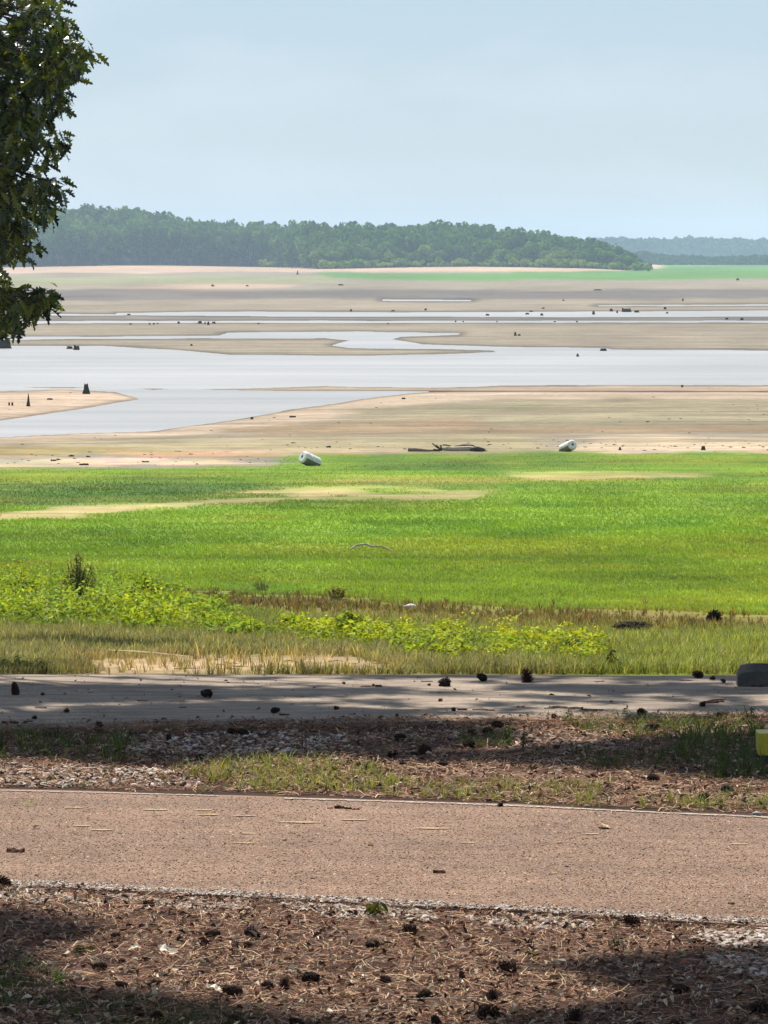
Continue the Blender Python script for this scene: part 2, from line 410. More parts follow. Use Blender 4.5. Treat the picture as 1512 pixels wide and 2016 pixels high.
M_stone = vcmat('stone', 0.85, 0.25, 60, 0.25)
M_wood = vcmat('weathered_wood', 0.9, 0.15, 30, 0.5)
M_bark = vcmat('bark', 0.95, 0.1, 14, 0.5, 0.8, 0.03)
M_grass = leafy('grass', 0.42, 0.6, 0.2)
M_leaf = leafy('leaf', 0.34, 0.27, 0.75)
M_vine = leafy('vine_leaf', 0.42, 0.6, 0.15)
M_far = leafy('far_foliage', 0.34, 0.9, 0.05)
M_dead = vcmat('dead_leaf', 0.6, 0.3)
M_cone = vcmat('pine_cone', 0.85, 0.15, 90, 0.3)
M_yellow = mat('yellow_paint', lambda nt: bsdf(nt, mixc(nt, ramp(nt, noise(nt, 30, 5, 0.65), [(0.35, 0.0), (0.7, 1.0)]), (0.36, 0.31, 0.015), (0.50, 0.44, 0.03)), 0.5, 0.4))
def paint_mat(c):
    def f(nt):
        n = noise(nt, 60, 4, 0.75); return bsdf(nt, mixc(nt, ramp(nt, n, [(0.42, 0.0), (0.58, 1.0)]), (0.24, 0.155, 0.108), c), 0.8, 0.2)
    return mat('worn_road_paint', f)
M_wpaint = paint_mat((0.42, 0.37, 0.31)); M_ypaint = paint_mat((0.42, 0.295, 0.135))
def foam_mat(nt):
    n = noise(nt, 6, 5, 0.6); return bsdf(nt, mixc(nt, ramp(nt, n, [(0.35, 0.0), (0.65, 1.0)]), (0.58, 0.56, 0.50), (0.80, 0.79, 0.76)), 0.7, 0.3)
M_foam = mat('white_foam', foam_mat)
M_foamshade = mat('shaded_foam', lambda nt: bsdf(nt, mixc(nt, noise(nt, 9, 5), (0.30, 0.26, 0.20), (0.10, 0.085, 0.06)), 0.85, 0.1))  # dark foam colour for the shade painted under the floats
M_hole = mat('hole_lining', lambda nt: bsdf(nt, mixc(nt, noise(nt, 20), (0.03, 0.03, 0.028), (0.06, 0.055, 0.05)), 0.9, 0.1))

# ------------------------------------------------------------------ setting: ground, lake water
def py_to_y(rows):
    ys = _yy[_yy > 8]; off = proj(np.zeros_like(ys), ys, H0(ys))[1]; o = np.argsort(off)
    return np.interp(rows, off[o], ys[o])
rows = np.concatenate([np.arange(2500, 1335, -40), np.arange(1335, 870, -2.5), np.arange(870, 700, -1.0), np.arange(700, 560, -0.7), np.arange(560, 537, -1.2)])
ys = py_to_y(rows)
ys = np.unique(np.concatenate([[-250, -60, -10, 5, 12], ys[ys < 2080], np.arange(2090, 2500, 40), np.arange(2500, 3260, 16), [3300, 3400, 3600, 3900, 4300, 4800, 5600, 6600, 8000, 9400]]))
cols = np.concatenate([np.linspace(-12000, -1500, 12), np.linspace(-1200, -60, 34), np.arange(-30, 1545, 6), np.linspace(1575, 2700, 34), np.linspace(3000, 13500, 12)])
UU = (cols - 756) / FPX
GX = UU[None, :] * np.maximum(ys, 40)[:, None]; GY = np.repeat(ys[:, None], len(cols), 1)
zf = terrain_z(GX.ravel(), GY.ravel())
px_, py_ = proj(GX.ravel(), np.maximum(GY.ravel(), 12), np.where(GY.ravel() < 240, H0(GY.ravel()), np.where(GY.ravel() < 2080, -5.7, zf)))
gc = ground_colour(px_, py_, GX.ravel(), GY.ravel())
_lk = (GY.ravel() > 225) & (GY.ravel() < 2080)
wet = 1 - sm(0.0, 0.03, zf - WL)
gc[_lk] *= (1 - 0.58 * wet[_lk])[:, None]
_ff = (GY.ravel() > shore_y(GX.ravel()) - 2) & (GY.ravel() > 2450) & (zf > -4.9) & (px_ < 1275)
gc[_ff] = lin(62, 60, 38)
nr, nc = GX.shape
I = np.arange(nr * nc).reshape(nr, nc)
q = np.stack([I[:-1, :-1], I[:-1, 1:], I[1:, 1:], I[1:, :-1]], -1).reshape(-1, 4)
T = np.concatenate([q[:, [0, 1, 2]], q[:, [0, 2, 3]]])
link('ground', mesh_tri('ground', np.stack([GX.ravel(), GY.ravel(), zf], 1), T, gc, True), M_ground, label='bank and dry lake bed running out to the far shore', cat='ground', kind='structure')
wx, wy = np.meshgrid(np.linspace(-400, 400, 17), np.linspace(228, 1200, 20))
I = np.arange(wx.size).reshape(wx.shape)
q = np.stack([I[:-1, :-1], I[:-1, 1:], I[1:, 1:], I[1:, :-1]], -1).reshape(-1, 4)
link('water', mesh_tri('water', np.stack([wx.ravel(), wy.ravel(), np.full(wx.size, WL)], 1), np.concatenate([q[:, [0, 1, 2]], q[:, [0, 2, 3]]])), M_water,
     label='shallow muddy lake water between the mud flats', cat='water', kind='structure')

# ------------------------------------------------------------------ road, concrete pad
def strip(name, pts_near, pts_far, z, thick, m, edge=0.02, n=260, **kw):
    xs = np.linspace(-14, 14, n)
    def yl(pts):
        w = np.array([onz(a, b, z) for a, b in pts]); o = np.argsort(w[:, 0]); w = w[o]
        k0 = (w[1, 1] - w[0, 1]) / (w[1, 0] - w[0, 0]); k1 = (w[-1, 1] - w[-2, 1]) / (w[-1, 0] - w[-2, 0])
        X = np.concatenate([[-14], w[:, 0], [14]]); Y = np.concatenate([[w[0, 1] + k0 * (-14 - w[0, 0])], w[:, 1], [w[-1, 1] + k1 * (14 - w[-1, 0])]])
        return np.interp(xs, X, Y)
    y0 = yl(pts_near) + edge * (fbm(xs * 3, xs * 0, 1, 3, 3) - 0.5) * 2; y1 = yl(pts_far) + edge * (fbm(xs * 3, xs * 0 + 9, 1, 3, 8) - 0.5) * 2
    V = np.concatenate([np.stack([xs, y0, np.full(n, z - thick)], 1), np.stack([xs, y0 + 0.008, np.full(n, z)], 1), np.stack([xs, y1 - 0.008, np.full(n, z)], 1), np.stack([xs, y1, np.full(n, z - thick)], 1)])
    F = []
    for r in range(3):
        for i in range(n - 1): F.append((r * n + i, r * n + i + 1, (r + 1) * n + i + 1, (r + 1) * n + i))
    return link(name, mesh_tri(name, V, tri(F)), m, **kw)
ROADZ = 0.015
road = strip('road', [(0, 1740), (500, 1766), (1000, 1792), (1512, 1822)], [(0, 1552), (500, 1566), (1000, 1582), (1512, 1607)], ROADZ, 0.05, M_asphalt, 0.05,
             label='reddish brown chip sealed road crossing the foreground', cat='road', kind='structure')
PADZ = 0.022
pad = strip('pavement', [(0, 1436), (500, 1424), (1000, 1418), (1512, 1408)], [(0, 1327.5), (500, 1328), (1000, 1330), (1512, 1331)], PADZ, 0.15, M_concrete, 0.03,
            label='pale concrete parking pad strewn with pine cones', cat='pavement', kind='structure')

def road_streak(name, px, py, wpx, dpx, m):
    x, y = at0(px, py, ROADZ); s = y / FPX
    w = wpx * s; d = dpx * y / (py - HORIZON)
    n = 9; t = np.linspace(-0.5, 0.5, n); hw = d * 0.36 * np.sqrt(np.clip(1 - (2 * t) ** 4, 0.02, 1)) * R.uniform(0.6, 1.1, n)
    sl = 0.09
    V = np.concatenate([np.stack([t * w, -hw - sl * t * w, np.zeros(n)], 1), np.stack([t * w, hw - sl * t * w, np.zeros(n)], 1)])
    F = [(i, i + 1, n + i + 1, n + i) for i in range(n - 1)]
    link(name, mesh_tri(name, V, tri(F)), m, parent=road, loc=(x, y, ROADZ + 0.004))
for a in [(145,1591,40,3),(305,1595,52,4),(400,1596,36,3),(410,1605,44,3),(480,1607,50,3),(590,1620,84,4),(697,1615,54,4),(160,1627,34,3),(200,1635,44,4),
          (490,1642,30,3),(480,1661,50,2),(850,1632,70,4),(920,1660,32,3),(1165,1643,30,3),(1455,1663,38,3)]:
    road_streak('yellow_marking', *a, M_ypaint)
# white edge line on the far side of the road (thin, continuous)
def polyline_strip(name, pts, wd, z, m, parent, n=120, jitter=0.3):
    w = np.array([onz(a, b, z) for a, b in pts]); s = np.linspace(0, 1, n)
    xs = np.interp(s, np.linspace(0, 1, len(w)), w[:, 0]); yy = np.interp(s, np.linspace(0, 1, len(w)), w[:, 1])
    h0 = wd * 0.5 * (1 + jitter * R.normal(0, 1, n)).clip(0.15, 2); h1 = wd * 0.5 * (1 + jitter * R.normal(0, 1, n)).clip(0.15, 2)
    V = np.concatenate([np.stack([xs, yy - h0, np.full(n, z)], 1), np.stack([xs, yy + h1, np.full(n, z)], 1)])
    link(name, mesh_tri(name, V, tri([(i, i + 1, n + i + 1, n + i) for i in range(n - 1)])), m, parent=parent)
polyline_strip('edge_line', [(560, 1571), (760, 1577), (1000, 1585), (1250, 1597), (1600, 1612)], 0.04, ROADZ + 0.004, M_wpaint, road, 240, 0.7)
polyline_strip('edge_line', [(-60, 1554), (200, 1560), (430, 1566)], 0.03, ROADZ + 0.004, M_wpaint, road, 120, 0.5)
#polyline_strip('edge_line', [(-60, 1732), (250, 1748), (500, 1760), (800, 1777), (1100, 1792), (1600, 1820)], 0.07, ROADZ + 0.004, M_wpaint, road, 260, 0.55)

# ------------------------------------------------------------------ far forests
def crown_template(n, rx, rz, zc, size, seed, lobes=9, cone=0.0, vshade=None):
    """leaf clumps: n quads on and in a lobed volume"""
    r = np.random.default_rng(seed)
    cen = r.normal(0, 1, (lobes, 3)); cen /= np.linalg.norm(cen, axis=1)[:, None]
    cen *= r.uniform(0.35, 0.75, (lobes, 1)); cen[:, 2] *= 0.95
    k = r.integers(0, lobes, n); d = r.normal(0, 1, (n, 3)); d /= np.linalg.norm(d, axis=1)[:, None]
    p = cen[k] + d * r.uniform(0.22, 0.42, (n, 1))
    w = 1 - cone * np.clip(p[:, 2], -1, 1)
    p = np.stack([p[:, 0] * rx * w, p[:, 1] * rx * w, p[:, 2] * rz + zc], 1)
    nn = d + r.normal(0, 0.45, (n, 3)); nn /= np.linalg.norm(nn, axis=1)[:, None]
    u = np.cross(nn, [0.13, 0.2, 1.0]); u /= np.linalg.norm(u, axis=1)[:, None]; v = np.cross(nn, u)
    s = size * r.uniform(0.6, 1.3, (n, 1)); ang = r.uniform(0, 2 * math.pi, (n, 1))
    a = (np.cos(ang) * u + np.sin(ang) * v) * s; b = (-np.sin(ang) * u + np.cos(ang) * v) * s * 0.75
    V = np.stack([p - a, p + b * 0.9, p + a, p - b], 1).reshape(-1, 3)
    base = np.arange(n)[:, None] * 4
    T = np.concatenate([base + [0, 1, 2], base + [0, 2, 3]])
    tone = np.repeat((r.uniform(0.6, 1.4, lobes))[k] * r.uniform(0.8, 1.2, n), 4)
    return V, T, tone
def trunk_tube(h, r0, r1, lean=0.0, seed=0, seg=6):
    r = np.random.default_rng(seed); n = 6
    pts = [(lean * i / n * h + r.normal(0, 0.02) * h * (i > 0), r.normal(0, 0.01) * h * (i > 0), h * i / n - 0.3) for i in range(n + 1)]
    return tube(pts, np.linspace(r0, r1, n + 1), seg)
KINDS = []   # (crown mesh data, trunk data, unit height, kind)
FG = [lin(98, 138, 42), lin(118, 156, 48), lin(84, 124, 44), lin(146, 168, 60)]
for i in range(4):     # tall straight trees with bare lower trunks
    KINDS.append(('tall', crown_template(1000, 4.4, 6.6, 14.6, 0.66, 40 + i, 12, 0.05), trunk_tube(18, 0.34, 0.10, 0.0, i), 22.0))
for i in range(4):     # round broadleaf trees, crown close to the ground
    KINDS.append(('round', crown_template(1000, 6.0, 5.2, 6.2, 0.66, 60 + i, 10, 0.12), trunk_tube(8, 0.3, 0.1, 0.02, 9 + i), 12.0))
for i in range(3):     # shoreline shrubs
    KINDS.append(('shrub', crown_template(500, 4.2, 2.4, 2.2, 0.5, 80 + i, 8, 0.0), trunk_tube(3, 0.15, 0.06, 0.05, 20 + i), 5.0))
mesh_cache = {}
def tree_meshes(ki, tone):
    if (ki, tone) not in mesh_cache:
        kind, (V, T, tn), (tv, tt), H = KINDS[ki]
        col = FG[tone][None] * tn[:, None] * (1.25 if kind == 'shrub' else 1.0)
        mesh_cache[(ki, tone)] = (mesh_tri('crown', V, T, np.clip(col, 0, 1)), mesh_tri('trunk', tv, tt, np.tile(lin(120, 108, 95), (len(tv), 1))))
    return mesh_cache[(ki, tone)]
TREE_LABEL = {'tall': ('tall straight tree with a bare pale trunk at the edge of the wooded point', 'tall trees along the edge of the wooded point'),
              'round': ('round crowned broadleaf tree at the edge of the wooded point', 'round trees along the edge of the wooded point'),
              'shrub': ('low bushy shrub growing on the sandy shore below the wooded point', 'shrubs along the far sandy shore')}
def far_tree(ki, tone, x, y, z, s, sz, yaw):
    kind = KINDS[ki][0]; cm, tm = tree_meshes(ki, tone)
    nm = {'tall': 'tall_tree', 'round': 'broadleaf_tree', 'shrub': 'shore_shrub'}[kind]
    e = link(nm, None, loc=(x, y, z), label=TREE_LABEL[kind][0], cat='shrub' if kind == 'shrub' else 'tree', group=TREE_LABEL[kind][1])
    e.scale = (s, s, sz); e.rotation_euler = (0, 0, yaw)
    link('crown', cm, M_far, parent=e); link('trunk', tm, M_bark, parent=e)
def px2x(p, y): return (p - 756) / FPX * y
mass = []
def mass_tree(ki, tone, x, y, z, s, sz, yaw):
    kind, (V, T, tn), (tv, tt), H = KINDS[ki]
    keep = R.permutation(len(V) // 4)[:330]
    Vq = V.reshape(-1, 4, 3)[keep]; c = Vq.mean(1, keepdims=True); Vq = (c + (Vq - c) * 1.5).reshape(-1, 3); tnq = tn.reshape(-1, 4)[keep].reshape(-1)
    m = rotm(np.array([yaw]), np.zeros(1), np.zeros(1))[0] @ np.diag([s, s, sz])
    b = np.arange(len(keep))[:, None] * 4
    mass.append((Vq @ m.T + [x, y, z], np.concatenate([b + [0, 1, 2], b + [0, 2, 3]]), np.clip(FG[tone][None] * tnq[:, None], 0, 1)))
    mass.append((tv @ m.T + [x, y, z], tt, np.tile(lin(110, 100, 88), (len(tv), 1))))
p = -330.0; nfront = 0
rr = random.Random(5)
while p < 1262:
    y0 = float(shore_y(np.array(px2x(p, 2800))))
    tall = p < 545
    # front edge row(s)
    for row in range(2):
        pp = p + rr.uniform(-6, 6); yy = y0 + 4 + row * 9 + rr.uniform(-3, 3); xx = px2x(pp, yy); z = TZ(xx, yy)
        topz = CAMZ + (500 - float(skyline(pp))) * yy / FPX
        if tall:
            ki = rr.randrange(4); H = min(rr.uniform(17, 23), max(8, topz - z - 1)); far_tree(ki, rr.randrange(3), xx, yy, z, rr.uniform(0.8, 1.1), H / 22.0, rr.uniform(0, 6.3))
        else:
            ki = 4 + rr.randrange(4); H = min(rr.uniform(8, 13), max(4, (topz - z) * 0.8)); s = min(1.0, H / 11); far_tree(ki, rr.choice([0, 1, 1, 3]), xx, yy, z, s * rr.uniform(0.85, 1.15), H / 12.0, rr.uniform(0, 6.3))
    p += 17 if tall else 26
for p in list(np.arange(520, 1280, 17)) + [1225, 1250, 1270, 645, 660]:
    pp = p + rr.uniform(-10, 10); yy = float(shore_y(np.array(px2x(pp, 2940)))) - rr.uniform(2, 22); xx = px2x(pp, yy); z = TZ(xx, yy)
    far_tree(8 + rr.randrange(3), rr.choice([1, 3, 3]), xx, yy, z, rr.uniform(0.6, 1.05), rr.uniform(0.6, 1.2), rr.uniform(0, 6.3))
for y_off in np.arange(22, 215, 9.5):
    p = -420.0
    while p < 1240:
        pp = p + rr.uniform(-9, 9); xx = px2x(pp, 2800); yy = float(shore_y(np.array(xx))) + y_off + rr.uniform(-4, 4); xx = px2x(pp, yy); z = TZ(xx, yy)
        topz = CAMZ + (500 - float(skyline(pp)) + rr.uniform(-7, 2)) * yy / FPX
        H = min(rr.uniform(13, 20), topz - z)
        if H > 4:
            ki = rr.randrange(4) if (p < 545 and rr.random() < 0.08) else 4 + rr.randrange(4)
            mass_tree(ki, rr.randrange(3), xx, yy, z - (0 if ki < 4 else 0.0), min(1.2, H / 12), H / KINDS[ki][3], rr.uniform(0, 6.3))
        p += 24 + y_off * 0.06
V, T, C = join(mass); link('forest', mesh_tri('forest', V, T, C), M_far, label='dense green forest covering the point behind its edge trees', cat='forest', kind='stuff')

def far_belt(name, ylo, yhi, p0, p1, prof, n, label, size, base_z, tone):
    px = R.uniform(p0, p1, n); y = R.uniform(ylo, yhi, n); x = (px - 756) / FPX * y
    top = CAMZ + (500 - prof(px)) * y / FPX
    f = R.uniform(0, 1, n) ** 0.8; lump = 0.88 + 0.24 * (fbm(px, y * 0.02, 14.0, 3, 55) - 0.5)
    z = base_z + (top - base_z) * f * lump
    M = rotm(R.uniform(0, 6.28, n), R.normal(0.5, 0.5, n), R.normal(0, 0.5, n)) * (size * R.uniform(0.6, 1.4, n))[:, None, None]
    q = np.array([(-1, 0, 0), (0, -.8, 0), (1, 0, 0), (0, .8, 0)], float)
    V, T, C = scatter(q, tri([(0, 1, 2, 3)]), M, np.stack([x, y, z], 1), jit(lin(*tone), n, 0.2, 0.05) * (0.7 + 0.6 * fbm(px, z * 3, 9.0, 3, 66))[:, None])
    link(name, mesh_tri(name, V, T, C), M_far, label=label, cat='forest', kind='stuff')
far_belt('far_wood', 4080, 4300, 950, 2600, lambda p: 503 + 5 * (vnoise(p / 23.0, p * 0, 4) - 0.5) + 4 * (vnoise(p / 7.0, p * 0, 5) - 0.5) - 6 * sm(1000, 1250, p) * (1 - sm(1250, 1420, p)), 34000, 'low hazy blue-green tree belt across the far green flat', 1.5, -6, (64, 96, 60))
far_belt('far_ridge', 6300, 7200, 950, 2600, lambda p: 466 + 5 * (vnoise(p / 60.0, p * 0, 14) - 0.5) + 4 * (vnoise(p / 12.0, p * 0, 15) - 0.5), 42000, 'distant blue wooded ridge on the horizon', 3.4, -8, (64, 96, 66))

# ------------------------------------------------------------------ lake-bed objects
def stump_mesh(wm, hm, seed, jag=0.25, taper=0.7, seg=9):
    r = np.random.default_rng(seed); V = []; F = []; rings = 5
    lob = r.uniform(0.75, 1.25, seg); top = r.uniform(1 - jag, 1, seg)
    for i in range(rings):
        t = i / (rings - 1); rad = wm * 0.5 * (1 + 0.25 * (1 - t) ** 3 - (1 - taper) * t)
        for s in range(seg):
            a = 2 * math.pi * s / seg; k = lob[s] * r.uniform(0.9, 1.1)
            V.append((rad * k * math.cos(a), rad * k * math.sin(a), -0.05 + (hm * top[s] + 0.05) * t))
    for i in range(rings - 1):
        for s in range(seg):
            a = i * seg + s; b = i * seg + (s + 1) % seg; F.append((a, b, b + seg, a + seg))
    V.append((0, 0, hm * (1 - jag * 0.8))); c = len(V) - 1
    for s in range(seg): F.append(((rings - 1) * seg + s, (rings - 1) * seg + (s + 1) % seg, c))
    V = np.array(V); T = tri(F)
    return mesh_tri('tree_stump', V, T, jit(lin(74, 64, 56), len(V), 0.15))
_seed = [100]
def stump(px, py, wpx, hpx, label, group=None, name='tree_stump', cat='stump', **kw):
    x, y, z = Gp(px, py); z = max(z, WL); s = y / FPX; _seed[0] += 1
    return link(name, stump_mesh(wpx * s, hpx * s, _seed[0], **kw), M_wood, loc=(x, y, z - 0.02), label=label, cat=cat, group=group)
stump(170, 773, 12, 23, 'tall dark jagged stump on the sandy spit beside the water', taper=0.55, jag=0.3)
stump(56, 797, 8, 27, 'slim pointed dark stump standing on the sandy spit', taper=0.2, jag=0.2)
for p in ((18, 796), (24, 796)): stump(*p, 4, 8, 'short thin post sticking out of the sandy spit', 'short posts on the sandy spit', name='wooden_post', cat='post')
stump(4, 684, 32, 17, 'broad grey stump standing in the water under the oak branch', taper=0.95, jag=0.12)
stump(137, 685, 11, 6, 'low dark stump in the water beside a taller stump', taper=0.8)
stump(150, 687, 13, 11, 'squat dark stump in the water with a notched top', taper=0.75, jag=0.45)
stump(1231, 613, 17, 9, 'wide dark stump clump standing in the far strip of water', taper=1.0, jag=0.5)
for p in ((1203, 612, 7, 6), (1253, 614, 9, 5), (1215, 615, 4, 6)): stump(*p, 'dark stump next to the wide stump clump in the far strip of water', 'stumps beside the wide clump')
for p in ((254,619,8,3),(774,612,9,3),(838,610,6,4),(959,620,9,4),(1038,618,9,4),(1045,613,8,3),(1066,620,6,5),(1168,618,5,8),(1069,607,6,3),(1309,608,6,5),(1313,616,4,4),(691,612,4,5),(1109,592,4,3),(1344,592,3,6)):
    stump(*p, 'small dark stump in the upper of the two far strips of water', 'stumps in the upper far strip of water')
for p in ((257,638,6,4),(295,638,5,4),(303,638,5,4),(311,637,4,3),(352,636,6,5),(394,636,8,6),(404,637,3,5),(410,639,4,8),(421,636,7,5),(509,637,5,3),(1431,628,7,4),(1460,629,7,5),(897,633,3,4),(912,633,3,3),(978,633,3,3),(1092,633,5,3),(1136,633,5,3),(764,637,4,3)):
    stump(*p, 'small dark stump along the lower of the two far strips of water', 'stumps along the lower far strip of water')
stump(1014, 661, 6, 9, 'upright dark stump alone on the wide mud flat', taper=0.5)
stump(1022, 661, 6, 4, 'low dark block of wood beside the lone upright stump on the mud flat')
stump(1188, 689, 13, 6, 'flat dark stump at the edge where the mud flat meets the water')
stump(1137, 700, 6, 7, 'dark leaning stub poking out of the open water', taper=0.5)
stump(377, 680, 5, 4, 'tiny dark stub on the mud tongue above the open water')
for p in ((419,564,8,4),(487,564,6,3),(671,562,12,3),(1452,552,7,4),(1176,572,16,3)): stump(*p, 'small dark stump on the far flats below the wooded point', 'stumps on the far flats')
stump(586, 541, 4, 8, 'thin dark snag standing on the far pink beach', taper=0.4, name='dead_snag', cat='snag')
for p in ((496,820,7,6),(795,783,10,4),(577,818,16,4),(1343,760,4,6)): stump(*p, 'dark lump of wood at the edge of the near sandy beach', 'wood lumps on the near beach', name='wood_lump', cat='wood')
for p in ((647,881,9,5),(140,899,12,5),(173,900,10,4),(105,908,14,5),(164,916,18,5),(288,910,16,4),(98,785,12,4)): stump(*p, 'small dark piece of driftwood lying on the pale sand', 'driftwood pieces on the sand', name='driftwood_piece', cat='driftwood', taper=0.9, jag=0.5)
stump(1385, 886, 9, 10, 'small dark leaning chunk of wood on the pale sand', name='wood_chunk', cat='wood', taper=0.6)
stump(1221, 886, 8, 8, 'little brown twig stub on the sand near a foam float', name='twig_stub', cat='wood', taper=0.4)

def foam_float(px, py, length, dia, yaw, pitch, label):
    x, y, z = Gp(px, py)
    e = link('foam_float', None, loc=(x, y, z), label=label, cat='float', group=None)
    e.rotation_euler = (0, -pitch, yaw)
    r0 = dia / 2; seg = 24; ri = r0 * 0.24; c = 0.05
    prof = [(-length / 2, ri), (-length / 2, r0 - c), (-length / 2 + c, r0), (-length * 0.16, r0), (-length * 0.14, r0 * 0.95), (-length * 0.10, r0 * 0.95), (-length * 0.08, r0), (length / 2 - c, r0), (length / 2, r0 - c), (length / 2, ri)]
    V = []; F = []
    for (a, b) in prof:
        for s in range(seg):
            t = 2 * math.pi * s / seg; V.append((a, b * math.cos(t), r0 * 0.92 + b * math.sin(t)))
    for i in range(len(prof) - 1):
        for s in range(seg):
            A = i * seg + s; B = i * seg + (s + 1) % seg; F.append((A, B, B + seg, A + seg))
    V = np.array(V); link('body', mesh_tri('body', V, tri(F), None, False), M_foam, parent=e)
    V2, T2 = tube([(-length / 2 + 0.004, 0, r0 * 0.92), (length / 2 - 0.004, 0, r0 * 0.92)], ri * 1.0, 16, True)
    # lining set slightly inside the ends so that each end shows a dark hole
    link('hole', mesh_tri('hole', V2, T2), M_hole, parent=e)
    # painted shade: a thin dark shell on the underside
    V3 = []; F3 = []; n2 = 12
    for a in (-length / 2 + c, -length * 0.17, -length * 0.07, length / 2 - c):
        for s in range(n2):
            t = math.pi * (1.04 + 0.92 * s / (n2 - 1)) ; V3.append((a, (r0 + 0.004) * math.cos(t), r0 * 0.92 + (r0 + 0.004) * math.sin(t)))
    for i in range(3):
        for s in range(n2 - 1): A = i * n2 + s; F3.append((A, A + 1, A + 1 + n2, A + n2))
    link('underside_shade', mesh_tri('underside_shade', np.array(V3), tri(F3)), M_foamshade, parent=e)
foam_float(607, 917, 0.72, 0.43, math.radians(38), math.radians(-22), 'white foam float with a shade-painted underside tilted on the green grass')
foam_float(1119, 889, 0.80, 0.40, math.radians(-60), math.radians(16), 'white foam float lying end-on at the edge of the sand')

# driftwood log with broken limbs
x, y, z = Gp(885, 889); s = y / FPX
e = link('driftwood_log', None, loc=(x, y, z), label='grey fallen driftwood log with broken limbs lying at the grass edge', cat='driftwood')
def limb(name, pts, rad, parent, colr, seg=8, m=None):
    P = np.array([(a * s, b * 0.2, c * s) for a, b, c in pts]); V, T = tube(P, np.array(rad) * s, seg)
    link(name, mesh_tri(name, V, T, jit(lin(*colr), len(V), 0.12)), m or M_wood, parent=parent)
limb('trunk', [(-12, 0, 5), (10, 0.5, 5), (40, 0, 6), (62, -0.5, 3), (74, 0, 2)], [3.5, 4.5, 5, 3.5, 1], e, (214, 200, 182))
limb('trunk', [(-82, -1, 4), (-66, -1, 4), (-45, -1, 2.5), (-20, 0, 2)], [3.6, 3.6, 2.4, 1.5], e, (158, 146, 134))
limb('bark_slab', [(10, 1, 9), (28, 1, 12), (45, 1, 11), (52, 1, 8)], [1.5, 2.5, 2.5, 1.5], e, (140, 126, 114))
limb('bark_slab', [(40, -1, 4), (55, -1, 6), (70, -1, 4)], [3, 4.5, 2], e, (90, 82, 78))
for pts in ([(-14, 0, 3), (-24, 0.4, 8), (-34, 0.8, 16)], [(-14, 0, 3), (-18, 0, 12), (-10, 0, 13), (2, 0.5, 11)], [(-20, 0, 2), (-32, -1, 5)], [(-16, 0, 2), (-26, 0, 13)]):
    limb('branch', pts, np.linspace(2.6, 1.0, len(pts)), e, (104, 92, 80), 6)

def stick(px_pts, rad_m, label, name='stick', cat='stick', colr=(196, 184, 152), group=None, lift=0.02, z=None, seg=6):
    P = []
    for i, (a, b) in enumerate(px_pts):
        if z is None: X, Y, Z = Gp(a, b)
        else: (X, Y), Z = at0(a, b, z), z
        P.append((X, Y, Z + lift + rad_m + 0.35 * rad_m * math.sin(i * 1.7)))
    P = np.array(P); c = P.mean(0); c[2] -= rad_m + lift
    n = len(P); rd = rad_m * np.interp(np.linspace(0, 1, n), [0, 0.2, 0.8, 1], [0.8, 1, 0.85, 0.5])
    V, T = tube(P - c, rd, seg)
    return link(name, mesh_tri(name, V, T, jit(lin(*colr), len(V), 0.12)), M_wood, loc=tuple(c), label=label, cat=cat, group=group)
# crooked branch standing in the lawn: arch through the blades
x, y, z = Gp(732, 1090); s = y / FPX
P = np.array([(-44, 0, 4), (-38, 0, 7), (-30, 0.03, 13), (-12, 0, 15), (0, -0.02, 11), (18, 0, 11), (30, 0.03, 6), (41, 0, 1)], float); P[:, 0] *= s; P[:, 2] *= s
V, T = tube(P, np.array([1.4, 2.0, 2.2, 2.3, 2.3, 2.1, 1.9, 1.3]) * s, 7)
link('fallen_branch', mesh_tri('fallen_branch', V, T, jit(lin(226, 218, 186), len(V), 0.08)), M_wood, loc=(x, y, z + 0.045), label='pale crooked bare branch lying in the bright green lawn', cat='branch')

n = 330
px = R.uniform(-160, 1672, n); py = np.where(R.uniform(0, 1, n) < 0.55, R.normal(904, 7, n), R.uniform(770, 892, n))
py = np.where(px > 560, np.where(R.uniform(0, 1, n) < 0.5, R.normal(877, 6, n), R.uniform(772, 886, n)), py)
x, y, _ = G(px, py); z = terrain_z(x, y); ok = z > WL + 0.03; x, y, z = x[ok], y[ok], z[ok]; n = len(x)
ch = (np.array([(-.5, -.1, 0), (.5, -.08, 0), (.5, .1, 0), (-.5, .1, 0), (-.4, 0, .22), (.35, 0, .16)]), tri([(0, 1, 5, 4), (1, 2, 5), (2, 3, 4, 5), (3, 0, 4)]))
M = rotm(R.normal(0, 0.5, n), np.zeros(n), np.zeros(n)) * (R.uniform(0.05, 0.22, n) * R.uniform(0.5, 1, n))[:, None, None]
V, T, C = scatter(*ch, M, np.stack([x, y, z - 0.005], 1), jit(lin(120, 100, 80), n, 0.3))
link('beach_debris', mesh_tri('beach_debris', V, T, C), M_wood, label='scattered twigs and bark crumbs washed up on the sand', cat='debris', kind='stuff')

